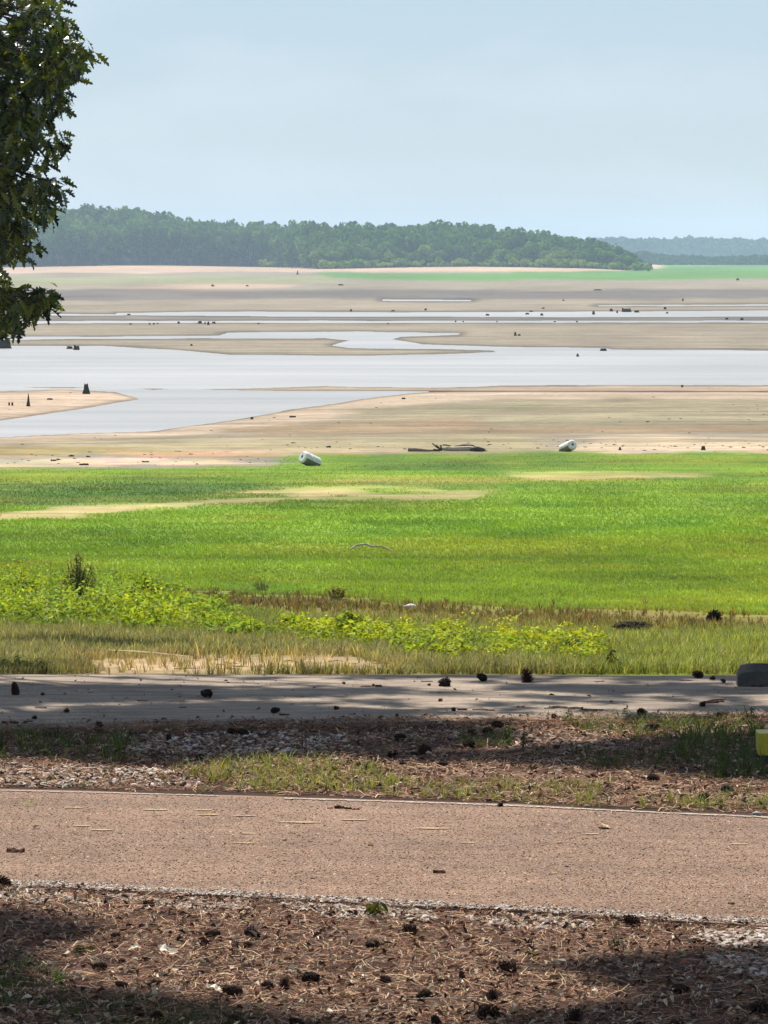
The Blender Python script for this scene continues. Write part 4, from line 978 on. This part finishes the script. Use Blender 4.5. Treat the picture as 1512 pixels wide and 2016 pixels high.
for a in ((1100, 1394, 34, 5), (1128, 1395, 40, 4), (1165, 1398, 46, 3), (1400, 1384, 30, 5), (1415, 1382, 22, 4), (1470, 1351, 26, 5), (1490, 1352, 24, 4), (1082, 1395, 22, 3), (720, 1352, 22, 2), (745, 1352, 14, 4), (840, 1342, 24, 2), (1350, 1340, 26, 2), (1180, 1342, 20, 2), (20, 1424, 34, 5), (56, 1421, 20, 3), (560, 1408, 20, 4), (945, 1398, 30, 3), (910, 1398, 20, 4), (80, 1394, 24, 2), (360, 1393, 14, 2), (280, 1380, 20, 2), (965, 1399, 18, 3)): barkchip(*a, PADZ, *GP, name='bark_strip', colr=(78, 52, 42))
barkchip(1425, 1428, 34, 9, 0.0, 'pale pink stone slab lying under a pine cone at the verge', None, (226, 176, 150), 'flat_stone')
stick([(808, 1970), (860, 1969), (925, 1968)], 0.004, 'straight pale twig on the shaded needle litter', 'twig', 'twig', (214, 196, 170), z=0.012, lift=0)
stick([(690, 1905), (720, 1890), (745, 1872), (780, 1862)], 0.005, 'curved brown twig on the needle litter', 'twig', 'twig', (150, 112, 78), z=0.012, lift=0)
stick([(385, 1905), (400, 1892), (430, 1880)], 0.004, 'thin pale twig leaning among the dry leaves', 'twig', 'twig', (198, 172, 138), z=0.015, lift=0)
stick([(1380, 1386), (1405, 1381), (1430, 1378)], 0.006, 'reddish stick lying on the pad near the wheel stop', 'twig', 'twig', (110, 74, 60), z=PADZ, lift=0)
GST = ('small pale stone lying in the verge gravel', 'single stones in the verge')
for i, a in enumerate(((302,1487,20,9),(330,1492,14,6),(898,1447,18,9),(775,1553,22,8),(1155,1594,20,14),(730,1523,12,6),(570,1550,22,6),(955,1547,16,10),(680,1462,20,6),(1490,1606,24,10),(268,1778,10,10))):
    x, y = at0(a[0], a[1], 0.0); s = y / FPX
    link('pebble', rock_mesh(a[2] * s, a[2] * s * 0.8, a[3] * s, 40 + i, (205, 190, 175) if i != 4 else (150, 130, 115), 1), M_stone, loc=(x, y, 0), label=GST[0], cat='stone', group=GST[1])

# weeds that stand singly
def P_at(px, py, z=0.0): x, y = at0(px, py, z); return (x, y, z)
leafy_plant('leaf_sprig', 742, 1812, 30, 40, 3, 9, 0.06, (96, 104, 30), 'upright green leafy sprig at the near edge of the road', 'sprig', P0=P_at(742, 1806))
leafy_plant('weed_sprout', 998, 1465, 24, 60, 4, 12, 0.03, (86, 104, 46), 'thin leafy weed sprout in the verge below the pad', 'weed', P0=P_at(998, 1466), lw=0.25)
leafy_plant('weed_sprout', 1030, 1475, 14, 52, 3, 12, 0.03, (60, 70, 40), 'dark narrow weed sprout in the verge gravel', 'weed', P0=P_at(1030, 1476), lw=0.25)
leafy_plant('weed_sprout', 594, 1478, 10, 62, 1, 10, 0.02, (110, 72, 46), 'bare reddish weed stalk standing in the shaded verge', 'weed', P0=P_at(594, 1480), lw=0.2)
leafy_plant('weed_sprout', 1480, 1420, 40, 46, 4, 9, 0.025, (96, 104, 60), 'spindly weed at the edge of the pad near the yellow post', 'weed', P0=P_at(1480, 1422), lw=0.3)
leafy_plant('weed_sprout', 1235, 1430, 22, 40, 3, 9, 0.03, (92, 106, 50), 'small thin weed at the sunlit edge of the pad', 'weed', P0=P_at(1235, 1424), lw=0.3)
leafy_plant('weed_sprout', 1120, 1408, 20, 26, 3, 7, 0.03, (100, 112, 60), 'tiny pale weed growing through the pad edge', 'weed', P0=P_at(1122, 1412, 0.02), lw=0.3)
leafy_plant('weed_sprout', 1045, 1890, 18, 30, 3, 8, 0.035, (120, 104, 50), 'small brownish sprout in the sunlit needle litter', 'weed', P0=P_at(1045, 1892), lw=0.35)
leafy_plant('weed_sprout', 1215, 1868, 26, 42, 3, 9, 0.035, (80, 74, 44), 'dark dry sprout at the edge of the shade on the litter', 'weed', P0=P_at(1217, 1870), lw=0.35)
leafy_plant('weed_sprout', 170, 1870, 24, 26, 3, 10, 0.035, (84, 98, 40), 'small green sprout in the shade on the near litter', 'weed', P0=P_at(165, 1880), lw=0.35)

# ------------------------------------------------------------------ litter, gravel, verge grass (uncountable)
ARE = lambda px, py: True
def near_pts(n, poly, z=0.0, sx=1.0, warp=0, sd=0):
    P = np.array(poly); A, B = [], []; got = 0
    for _ in range(14):
        px = R.uniform(P[:, 0].min(), P[:, 0].max(), n * 2); py = R.uniform(P[:, 1].min(), P[:, 1].max(), n * 2)
        d = psd(poly, px, py, 0.4)
        if warp: d = d + (fbm(px * 0.35, py, 14, 3, sd) - 0.5) * 2 * warp
        A.append(px[d < 0]); B.append(py[d < 0]); got += len(A[-1])
        if got >= n: break
    px, py = np.concatenate(A)[:n], np.concatenate(B)[:n]
    x, y = onz(px, py, z); return x, y, px, py
needle = (np.array([(-0.5, -0.5, 0), (-0.5, 0.5, 0), (0, 0.5, 0.0), (0, -0.5, 0.0), (0.5, 0.5, 0), (0.5, -0.5, 0)]), tri([(0, 3, 2, 1), (3, 5, 4, 2)]))
def needle_set(n, poly, cols, lmin, lmax, wd, zmax, z0=0.0, warp=6, sd=1, tilt=0.16):
    x, y, px, py = near_pts(n, poly, z0, warp=warp, sd=sd); n = len(x)
    l = R.uniform(lmin, lmax, n)
    M = rotm(R.uniform(0, 6.28, n), R.normal(0, tilt, n), R.normal(0, tilt, n)) * np.stack([l, np.full(n, wd) * R.uniform(0.7, 1.3, n), np.full(n, 0.02)], 1)[:, None, :]
    tv = needle[0].copy(); ci = R.integers(0, len(cols), n); C = jit(np.array([lin(*c) for c in cols])[ci], n, 0.25, 0.06)
    tv[2:4, 1] += 6.0                                   # bent in the middle
    return scatter(tv, needle[1], M, np.stack([x, y, z0 + R.uniform(0.001, zmax, n)], 1), C)
LIT_A = [(-250, 1738), (0, 1748), (500, 1774), (1000, 1800), (1512, 1830), (1760, 1846), (1900, 2260), (-400, 2260)]
VERGE = [(-250, 1430), (500, 1420), (1760, 1402), (1760, 1612), (1250, 1592), (1000, 1580), (500, 1562), (-250, 1545)]
ncol = [(162, 117, 88), (196, 151, 115), (132, 90, 68), (88, 60, 46), (236, 202, 166)]
parts = [needle_set(72000, LIT_A, ncol, 0.04, 0.12, 0.0021, 0.018), needle_set(36000, VERGE, ncol, 0.05, 0.15, 0.003, 0.012, sd=4)]
parts.append(needle_set(1600, [(-250, 1560), (1700, 1620), (1700, 1830), (-250, 1740)], [(200, 160, 120), (140, 100, 74)], 0.05, 0.13, 0.002, 0.003, ROADZ + 0.002, 0, 5, 0.02))
parts.append(needle_set(5200, [(-250, 1432), (500, 1418), (1000, 1411), (1760, 1400), (1760, 1416), (1000, 1428), (500, 1436), (-250, 1448)], ncol[:4], 0.05, 0.14, 0.003, 0.012, PADZ, 5, 41))
parts.append(needle_set(1500, [(-250, 1340), (1700, 1345), (1700, 1410), (-250, 1430)], [(120, 80, 62), (150, 110, 84)], 0.05, 0.13, 0.0022, 0.003, PADZ + 0.001, 0, 6, 0.02))
V, T, C = join(parts); link('pine_needle_litter', mesh_tri('pine_needle_litter', V, T, C), M_vc, label='brown fallen pine needles covering the ground beside the road', cat='needle litter', kind='stuff')
# leaf crumbs
parts = []
tv, tt = simple_leaf(1.0, 0.42, 0.6); tv = tv - [0.5, 0, 0]
for poly, n in ((LIT_A, 9000), (VERGE, 3800), ([(-250, 1434), (500, 1420), (1000, 1413), (1760, 1402), (1760, 1414), (1000, 1426), (500, 1434), (-250, 1446)], 500), ([(-250, 1335), (1700, 1338), (1700, 1405), (-250, 1425)], 420)):
    x, y, px, py = near_pts(n, poly, warp=4, sd=9); n = len(x)
    M = rotm(R.uniform(0, 6.28, n), R.normal(0, 0.5, n), R.normal(0, 0.5, n)) * R.uniform(0.010, 0.042, n)[:, None, None]
    cc = np.array([lin(*c) for c in ((206, 172, 134), (164, 118, 84), (112, 78, 56), (232, 212, 180), (76, 54, 42))])[R.choice(5, n, p=[.2, .22, .22, .16, .2])]
    parts.append(scatter(tv, tt, M, np.stack([x, y, R.uniform(0.006, 0.028, n)], 1), jit(cc, n, 0.15)))
V, T, C = join(parts); link('leaf_litter', mesh_tri('leaf_litter', V, T, C), M_dead, label='broken dry leaf bits scattered among the pine needles', cat='leaf litter', kind='stuff')
# gravel
octa = (np.array([(1, 0, 0), (0, 1, 0), (-1, 0, 0), (0, -1, 0), (0, 0, .8), (0, 0, -.6), (.62, .62, .35), (-.62, .55, .4), (-.6, -.62, .35), (.58, -.6, .4)]), None)
octa = (octa[0], np.array([(4, 6, 7), (4, 7, 8), (4, 8, 9), (4, 9, 6), (6, 0, 1), (6, 1, 7), (7, 1, 2), (7, 2, 8), (8, 2, 3), (8, 3, 9), (9, 3, 0), (9, 0, 6), (5, 1, 0), (5, 2, 1), (5, 3, 2), (5, 0, 3)], np.int32))
def stones(n, poly, smin, smax, cols, z0=0.0, warp=6, sd=2, flat=0.6, sink=0.3):
    x, y, px, py = near_pts(n, poly, z0, warp=warp, sd=sd); n = len(x); s = smin * (smax / smin) ** R.uniform(0, 1, n) ** 1.6
    M = rotm(R.uniform(0, 6.28, n), R.normal(0, 0.3, n), R.normal(0, 0.3, n)) * (np.stack([s, s * R.uniform(0.6, 1, n), s * flat * R.uniform(0.6, 1.1, n)], 1))[:, None, :]
    C = jit(np.array([lin(*c) for c in cols])[R.integers(0, len(cols), n)], n, 0.14, 0.03)
    return scatter(*octa, M, np.stack([x, y, z0 + s * flat * (0.6 - sink)], 1), C)
wh = [(216, 200, 184), (192, 172, 154), (172, 150, 134), (232, 220, 206), (140, 116, 100)]
wv = [(188, 166, 148), (166, 144, 126), (146, 122, 106), (216, 198, 180), (120, 96, 80)]
parts = [
 stones(1300, [(-250, 1742), (0, 1748), (130, 1760), (220, 1782), (0, 1778), (-250, 1772)], 0.006, 0.018, wh),
 stones(800, [(200, 1762), (300, 1768), (500, 1778), (500, 1792), (300, 1786)], 0.006, 0.016, wh),
 stones(1300, [(540, 1780), (720, 1790), (860, 1798), (860, 1814), (640, 1806)], 0.007, 0.018, wh, sink=0.0),
 stones(900, [(920, 1808), (1030, 1806), (1165, 1815), (1165, 1832), (960, 1828)], 0.006, 0.018, wh),
 stones(1900, [(1355, 1850), (1400, 1832), (1720, 1840), (1800, 1870), (1400, 1868)], 0.008, 0.026, wh, sink=0.0),
 stones(900, [(1380, 1880), (1720, 1880), (1720, 1930), (1420, 1920)], 0.008, 0.026, wh),
 stones(1500, [(-250, 1505), (100, 1508), (380, 1520), (400, 1552), (-250, 1548)], 0.008, 0.022, wh, sink=0.0, sd=12),
 stones(1300, [(235, 1455), (330, 1446), (560, 1436), (690, 1452), (640, 1482), (400, 1490), (250, 1482)], 0.008, 0.022, wh, sd=13, sink=0.0),
 stones(600, [(720, 1440), (880, 1440), (1120, 1448), (1120, 1478), (1000, 1470), (760, 1456)], 0.006, 0.02, wv, sd=14),
 stones(500, [(1080, 1455), (1200, 1455), (1230, 1480), (1090, 1485)], 0.006, 0.02, wv, sd=15),
 stones(1200, VERGE, 0.006, 0.02, wh + [(140, 110, 90)], sd=16), stones(1000, LIT_A, 0.005, 0.016, wh + [(140, 110, 90)], sd=17),
 stones(6500, [(-250, 1722), (0, 1730), (500, 1756), (1000, 1782), (1760, 1824), (1760, 1834), (1000, 1792), (500, 1767), (0, 1742), (-250, 1734)], 0.004, 0.010, wh[:4] + [(130, 104, 88)], ROADZ + 0.001, 4, 18),
 stones(2600, [(-250, 1733), (0, 1741), (500, 1767), (1000, 1793), (1760, 1836), (1760, 1846), (1000, 1803), (500, 1777), (0, 1751), (-250, 1743)], 0.005, 0.014, wh[1:] + [(110, 80, 64), (90, 62, 50)], 0.0, 4, 19),
]
V, T, C = join(parts); link('gravel', mesh_tri('gravel', V, T, C), M_stone, label='loose pale gravel patches along both edges of the road', cat='gravel', kind='stuff')
rc = [(192, 146, 110), (166, 120, 89), (212, 170, 132), (126, 89, 64), (150, 108, 80), (230, 200, 162)]
V, T, C = stones(64000, [(-250, 1541), (0, 1555), (500, 1569), (1000, 1586), (1760, 1622), (1760, 1830), (1000, 1788), (500, 1762), (0, 1736), (-250, 1722)], 0.003, 0.0062, rc, ROADZ, 0, 3, 0.5, 0.5)
link('road_chippings', mesh_tri('road_chippings', V, T, C), M_stone, label='reddish stone chippings bedded in the road surface', cat='gravel', kind='stuff', parent=None)

def verge_grass(parts, n, poly, h, colr, sd, tmpl, a=0.25, warp=8):
    x, y, px, py = near_pts(n, poly, 0.0, warp=warp, sd=sd); n = len(x); k = R.integers(0, len(tmpl), n); s = h * R.uniform(0.5, 1.4, n); col = jit(lin(*colr), n, a, 0.08)
    for i, (tv, tt) in enumerate(tmpl):
        q = k == i; M = rotm(R.uniform(0, 6.28, q.sum()), np.zeros(q.sum()), np.zeros(q.sum())) * s[q][:, None, None]
        parts.append(scatter(tv, tt, M, np.stack([x[q], y[q], np.full(q.sum(), 0.0)], 1), col[q]))
VT = [tuft_template(7, 1.0, 1.3, 0.06, 200 + i) for i in range(5)]
parts = []
verge_grass(parts, 270, [(340, 1508), (480, 1500), (700, 1505), (800, 1540), (760, 1562), (520, 1560), (380, 1540)], 0.06, (160, 164, 74), 21, VT)
verge_grass(parts, 190, [(740, 1545), (1000, 1545), (1190, 1550), (1180, 1590), (1000, 1582), (760, 1570)], 0.05, (152, 156, 74), 22, VT)
verge_grass(parts, 130, [(1240, 1575), (1380, 1575), (1512, 1560), (1700, 1570), (1700, 1606), (1250, 1592)], 0.05, (138, 148, 66), 23, VT)
verge_grass(parts, 230, [(1100, 1420), (1500, 1415), (1500, 1450), (1280, 1462), (1120, 1440)], 0.06, (112, 128, 52), 24, VT)
verge_grass(parts, 250, [(1340, 1452), (1700, 1440), (1700, 1535), (1400, 1535), (1330, 1490)], 0.085, (92, 112, 54), 25, VT)
verge_grass(parts, 110, [(1120, 1480), (1340, 1480), (1400, 1520), (1150, 1510)], 0.05, (84, 96, 48), 26, VT)
verge_grass(parts, 120, [(-200, 1450), (130, 1455), (270, 1470), (260, 1502), (-200, 1498)], 0.08, (96, 118, 50), 27, VT)
verge_grass(parts, 60, [(900, 1455), (1000, 1450), (1010, 1475), (920, 1475)], 0.05, (100, 112, 56), 28, VT)
verge_grass(parts, 160, [(-200, 1900), (60, 1905), (150, 1930), (120, 1990), (-200, 1990)], 0.045, (84, 112, 44), 29, VT)
verge_grass(parts, 200, [(100, 1960), (420, 1975), (560, 2010), (400, 2060), (100, 2060)], 0.04, (84, 106, 46), 30, VT)
verge_grass(parts, 120, VERGE, 0.05, (120, 126, 66), 31, VT)
V, T, C = join(parts); link('verge_grass', mesh_tri('verge_grass', V, T, C), M_grass, label='sparse green grass tufts growing in the verges of the road', cat='grass', kind='stuff')

# ------------------------------------------------------------------ oak at the edge of the view
OAK = np.array([-6.6, 44.5, 0.0]); OAK[2] = TZ(OAK[0], OAK[1])
oak = link('oak_tree', None, loc=tuple(OAK), label='dark glossy oak tree reaching over the bank beside the pad', cat='tree')
SIL = [(-400, -200), (118, -60), (118, 0), (122, 26), (142, 40), (160, 58), (176, 92), (176, 126), (168, 152), (150, 158), (144, 180), (138, 206), (120, 222), (112, 238), (104, 246), (118, 262), (128, 285), (120, 306), (98, 316), (92, 334), (110, 346), (126, 362), (126, 386), (112, 398), (96, 412), (84, 440), (80, 478), (62, 492), (44, 512), (20, 545), (0, 556), (-40, 548), (-400, 548)]
SIL2 = [(-400, 556), (-10, 560), (16, 560), (50, 560), (76, 572), (100, 566), (104, 584), (92, 606), (74, 620), (56, 630), (24, 652), (-10, 650), (-400, 650)]
def oak_pts(n, poly, x0):
    px = R.uniform(x0, 190, n * 6); py = R.uniform(-160, 660, n * 6); d = psd(poly, px, py, 1.0)
    ok = (d < -6); return px[ok][:n], py[ok][:n], d[ok][:n]
leafM = []
OL = [oak_leaf(0.18, 0.25, 400 + i) for i in range(4)]
oc = [lin(60, 80, 26), lin(80, 100, 34), lin(42, 58, 26), lin(120, 130, 46)]
for i in range(4):
    me = mesh_tri('leaf', OL[i][0], OL[i][1], np.tile(oc[i], (len(OL[i][0]), 1))); me.materials.append(M_leaf); leafM.append(me)
clusters = []
for poly, n in ((SIL, 330), (SIL2, 115)):
    px, py, d = oak_pts(n, poly, -60)
    for a, b in zip(px, py):
        y = 43.2 + R.uniform(-1.1, 1.1); clusters.append((*[float(v) for v in ((a - 756) / FPX * y, y)], CAMZ + (500 - b) / FPX * y))
for a, b in ((98, 572), (104, 578), (90, 598), (70, 612), (88, 572), (80, 586), (60, 590), (182, 100), (178, 128), (160, 70), (130, 268), (130, 365), (118, 30), (122, 290), (40, 620)):
    y = 42.6; clusters.append(((a - 756) / FPX * y, y, CAMZ + (500 - b) / FPX * y))
clusters = np.array(clusters)
# leaves about every twig end
LP, LD = [], []
for c in clusters:
    k = R.integers(9, 15)
    for j in range(k):
        LP.append(c + R.normal(0, 1, 3) * [0.045, 0.07, 0.05]); LD.append(j)
LP = np.array(LP); n = len(LP)
pp, qq = proj(LP[:, 0], LP[:, 1], LP[:, 2])
dS = np.minimum(psd(SIL, pp, qq, 1.0), psd(SIL2, pp, qq, 1.0)); LP = LP[dS < R.choice([2, 4, 12], len(dS), p=[.6, .25, .15])]; n = len(LP)
yaw = R.uniform(0, 6.28, n); pit = R.normal(0, 0.7, n); rol = R.normal(0.75, 0.45, n); ls = R.uniform(0.085, 0.165, n)
vis = np.argsort(LP[:, 1])[:300]; isvis = np.zeros(n, bool); isvis[vis] = True
for i in vis:
    o = bpy.data.objects.new('leaf', leafM[int(R.integers(0, 4))]); COL.objects.link(o); o.parent = oak
    o.location = tuple(LP[i] - OAK); o.scale = (ls[i],) * 3
    o.rotation_euler = Matrix(rotm(yaw[i:i + 1], pit[i:i + 1], rol[i:i + 1])[0].tolist()).to_euler()
parts = []
rest = np.where(~isvis)[0]; k4 = R.integers(0, 4, n)
for i in range(4):
    q = rest[k4[rest] == i]; parts.append(scatter(OL[i][0], OL[i][1], rotm(yaw[q], pit[q], rol[q]) * ls[q][:, None, None], LP[q] - OAK, jit(oc[i], len(q), 0.2)))
# crown outside the view: leaf clumps round the limbs, kept clear of the open view and of sunny ground
def shadow_px(P):
    h = P[:, 2]; gx = P[:, 0] - h * SUN_DIR[0] / SUN_DIR[2]; gy = P[:, 1] - h * SUN_DIR[1] / SUN_DIR[2]
    for _ in range(3):
        gz = H0(gy); gx = P[:, 0] - (h - gz) * SUN_DIR[0] / SUN_DIR[2]; gy = P[:, 1] - (h - gz) * SUN_DIR[1] / SUN_DIR[2]
    a, b = proj(gx, np.maximum(gy, 3), H0(gy)); return a, b
SH_PAD = [(-400, 1326), (1900, 1330), (1900, 1428), (-400, 1440)]
SH_V1 = [(-400, 1420), (480, 1420), (900, 1426), (1000, 1446), (960, 1466), (700, 1488), (480, 1498), (300, 1510), (0, 1494), (-400, 1490)]
SH_V2 = [(640, 1484), (1000, 1480), (1200, 1462), (1512, 1440), (1900, 1430), (1900, 1570), (1512, 1538), (1300, 1522), (1000, 1504), (700, 1494)]
SH_BL = [(-400, 1792), (40, 1796), (110, 1806), (130, 1850), (40, 1888), (40, 1915), (90, 1945), (250, 1968), (420, 1998), (700, 2026), (800, 2300), (-400, 2300)]
SH_BR = [(1900, 1866), (1360, 1876), (1200, 1886), (1130, 1922), (1190, 1944), (1330, 1950), (1320, 1978), (1100, 1988), (1000, 2004), (940, 2040), (900, 2300), (1900, 2300)]
SH_OAK = [(-600, 1262), (60, 1300), (190, 1314), (200, 1328), (-600, 1328)]
PAD_A = [(-400, 1354), (300, 1357), (500, 1364), (900, 1358), (860, 1368), (500, 1382), (250, 1391), (-400, 1393)]
PAD_B = [(250, 1398), (480, 1388), (760, 1402), (880, 1413), (500, 1430), (-400, 1442), (-400, 1414), (100, 1412)]
PAD_C = [(430, 1327), (1900, 1330), (1900, 1350), (1300, 1348), (1100, 1342), (800, 1347), (560, 1340)]
PAD_D = [(840, 1364), (1100, 1353), (1500, 1359), (1900, 1357), (1900, 1378), (1250, 1373)]
PAD_E = [(1380, 1399), (1900, 1392), (1900, 1414), (1400, 1411)]
PADS = [PAD_A, PAD_B, PAD_C, PAD_D, PAD_E]
SHADES = PADS + [SH_V1, SH_V2, SH_BL, SH_BR, SH_OAK]
def sunny_ok(P, marg=90):
    a, b = shadow_px(P); ok = (a < -marg) | (a > 1512 + marg) | (b > 2080) 
    for s in SHADES: ok |= psd(s, a, b, 0.3) < -3
    return ok
def hidden(P):
    a, b = proj(P[:, 0], P[:, 1], P[:, 2]); return (a < -70) | (a > 1580) | (b < -90)
n = 4200
d = R.normal(0, 1, (n, 3)); d /= np.linalg.norm(d, axis=1)[:, None]
P = OAK + [0, 0, 5.6] + d * R.uniform(0.55, 1.0, (n, 1)) * [4.0, 3.8, 3.9]
P = P[hidden(P) & sunny_ok(P) & (P[:, 2] > 1.6)]
parts.append(scatter(OL[1][0], OL[1][1], rotm(R.uniform(0, 6.28, len(P)), R.normal(0, 0.7, len(P)), R.normal(0.6, 0.5, len(P))) * R.uniform(0.14, 0.24, len(P))[:, None, None], P - OAK, jit(oc[0], len(P), 0.2)))
V, T, C = join(parts); link('crown', mesh_tri('crown', V, T, C), M_leaf, parent=oak, kind='stuff')
tp = [(0, 0, -0.3), (0.1, 0, 0.3), (0.15, 0.05, 1.5), (0.1, 0, 3.2), (0.25, 0.1, 5.5), (0.2, 0, 8.2)]
V, T = tube(tp, [0.36, 0.27, 0.24, 0.2, 0.13, 0.04], 12); link('trunk', mesh_tri('trunk', V, T, jit(lin(92, 82, 72), len(V), 0.1)), M_bark, parent=oak)
for b0, tip in ((1.8, (3.6, -1.2, 2.0)), (2.6, (4.0, -1.2, 3.6)), (3.2, (4.1, -1.3, 4.6)), (3.0, (-2.6, 1.0, 5.0)), (3.6, (-1.0, 2.6, 6.2)), (3.4, (0.6, -2.6, 5.6)), (4.6, (2.2, 1.0, 7.2)), (4.4, (-2.0, -1.4, 7.0))):
    A = np.array([0.12, 0, b0]); B = np.array(tip); m = (A + B) / 2 + [0, 0, 0.35]
    V, T = tube([A, m, B], [0.10, 0.06, 0.015], 7); link('limb', mesh_tri('limb', V, T, jit(lin(86, 76, 66), len(V), 0.1)), M_bark, parent=oak)
# twigs carrying the leaf sprays in view
parts = []
roots = [np.array([-3.55, 43.2, z]) for z in np.linspace(TZ(-3.5, 43) + 2.2, CAMZ + 2.3, 9)]
for c in clusters:
    r0 = roots[int(np.argmin([abs(r[2] - c[2] - 0.05) for r in roots]))]
    m = (r0 + c) / 2 + [0, 0, 0.06]; V, T = tube([r0 - OAK, m - OAK, c - OAK], [0.008, 0.005, 0.002], 4, False); parts.append((V, T, jit(lin(70, 60, 50), len(V), 0.1)))
V, T = tube([np.array([0.15, 0, 1.9]), np.array([3.05, -1.3, 2.2]), np.array([3.05, -1.3, 5.0])], [0.06, 0.03, 0.01], 6); parts.append((V, T, jit(lin(70, 60, 50), len(V), 0.1)))
V, T, C = join(parts); link('twigs', mesh_tri('twigs', V, T, C), M_bark, parent=oak, kind='stuff')

# ------------------------------------------------------------------ pines whose crowns shade the pad, the verge and the foreground
def pine_tree(base, height, spots, label, extra):
    base = np.array(base, float)
    e = link('pine_tree', None, loc=tuple(base), label=label, cat='tree')
    ctr = []
    for (poly, n, hmin, hmax, cov) in spots:
        P_ = np.array(poly); px = R.uniform(max(P_[:, 0].min(), -260), min(P_[:, 0].max(), 1760), n * 8); py = R.uniform(P_[:, 1].min(), min(P_[:, 1].max(), 2250), n * 8)
        d = psd(poly, px, py, 0.3); px, py = px[d < -5][:n], py[d < -5][:n]
        x, y, z = G(px, py); h = R.uniform(hmin, hmax, len(x))
        ctr.append((np.stack([x + h * SUN_DIR[0] / SUN_DIR[2], y + h * SUN_DIR[1] / SUN_DIR[2], z + h], 1), cov))
    strip_ = (np.array([(0, -0.5, 0), (0, 0.5, 0), (1, 0.25, 0), (1, -0.25, 0)], float), tri([(0, 1, 2, 3)]))
    parts = []
    def clump(C_, k, r):
        n = len(C_) * k
        c = np.repeat(C_, k, 0); dd = R.normal(0, 1, (n, 3)); dd /= np.linalg.norm(dd, axis=1)[:, None]
        M = rotm(R.uniform(0, 6.28, n), R.normal(0, 0.8, n), R.normal(0, 0.7, n)) * np.stack([R.uniform(0.12, 0.2, n), np.full(n, 0.022), np.ones(n)], 1)[:, None, :]
        loc = c + dd * (R.uniform(0, 1, (n, 1)) ** 0.6) * r * [1, 1, 0.6]
        parts.append(scatter(*strip_, M, loc - base, jit(lin(62, 92, 40), n, 0.2)))
    allc = []
    for C_, (k, r) in ctr:
        C_ = C_[hidden(C_)]; clump(C_, k, r); allc.append(C_)
    n = extra; d = R.normal(0, 1, (n, 3)); d /= np.linalg.norm(d, axis=1)[:, None]
    P = base + [0, 0, height * 0.68] + d * R.uniform(0.4, 1, (n, 1)) * [2.6, 2.6, height * 0.3]
    P = P[hidden(P) & sunny_ok(P, 330)]; clump(P, 90, 0.32); allc.append(P)
    V, T, C = join(parts); link('crown', mesh_tri('crown', V, T, C), M_far, parent=e, kind='stuff')
    V, T = tube([(0, 0, -0.3), (0, 0, 0.4), (0.05, 0, height * 0.4), (-0.05, 0.05, height * 0.75), (0, 0, height)], [0.27, 0.21, 0.17, 0.11, 0.03], 10)
    link('trunk', mesh_tri('trunk', V, T, jit(lin(120, 92, 74), len(V), 0.12)), M_bark, parent=e)
    A = np.concatenate(allc) - base; A = A[R.permutation(len(A))[:22]]
    for t in A:
        b = np.array([0, 0, min(height * 0.95, max(height * 0.35, t[2] - 0.25 * math.hypot(t[0], t[1])))]); m = (b + t) / 2 + [0, 0, 0.12]
        Pm = np.array([m + base]); 
        if not hidden(Pm)[0]: continue
        V, T = tube([b, m, t], [0.03, 0.018, 0.006], 5); link('limb', mesh_tri('limb', V, T, jit(lin(110, 86, 70), len(V), 0.1)), M_bark, parent=e)
pine_tree((-4.6, 37.5, TZ(-4.6, 37.5)), 15.0, [
    (PAD_A, 260, 6.5, 10, (90, 0.17)), (PAD_B, 230, 6.5, 10, (90, 0.17)), (PAD_C, 190, 6.5, 10, (80, 0.15)), (PAD_D, 120, 6.5, 10, (80, 0.15)), (SH_PAD, 230, 6.5, 8.5, (46, 0.085)), (PAD_E, 50, 6.5, 10, (70, 0.15)), (SH_V1, 330, 7, 12.5, (100, 0.24)), (SH_V2, 300, 7, 12.5, (100, 0.24))], 'tall pine tree shading the parking pad', 240)
pine_tree((-3.6, 23.5, 0.0), 14.0, [(SH_BL, 330, 6.5, 11, (100, 0.2)), (SH_BR, 360, 6.5, 11.5, (100, 0.2))], 'tall pine tree shading the near litter beside the road', 240)

# ------------------------------------------------------------------ haze
def box(name, x0, x1, y0, y1, z0, z1):
    V = [(x, y, z) for x in (x0, x1) for y in (y0, y1) for z in (z0, z1)]
    F = [(0, 1, 3, 2), (4, 6, 7, 5), (0, 4, 5, 1), (2, 3, 7, 6), (0, 2, 6, 4), (1, 5, 7, 3)]
    me = bpy.data.meshes.new(name); me.from_pydata(V, [], F); me.update(); return me
hz = bpy.data.materials.new('haze'); hz.use_nodes = True; nt = hz.node_tree; nt.nodes.clear()
pv = nt.nodes.new('ShaderNodeVolumePrincipled'); pv.inputs['Color'].default_value = (0.58, 0.79, 1.0, 1); pv.inputs['Density'].default_value = 0.00009; pv.inputs['Anisotropy'].default_value = 0.25
ho = nt.nodes.new('ShaderNodeOutputMaterial'); nt.links.new(pv.outputs[0], ho.inputs['Volume'])
link('haze', box('haze', -12500, 12500, -260, 9900, -9.0, 62.0), hz, kind='stuff', label='thin pale summer haze over the lake', cat='haze')
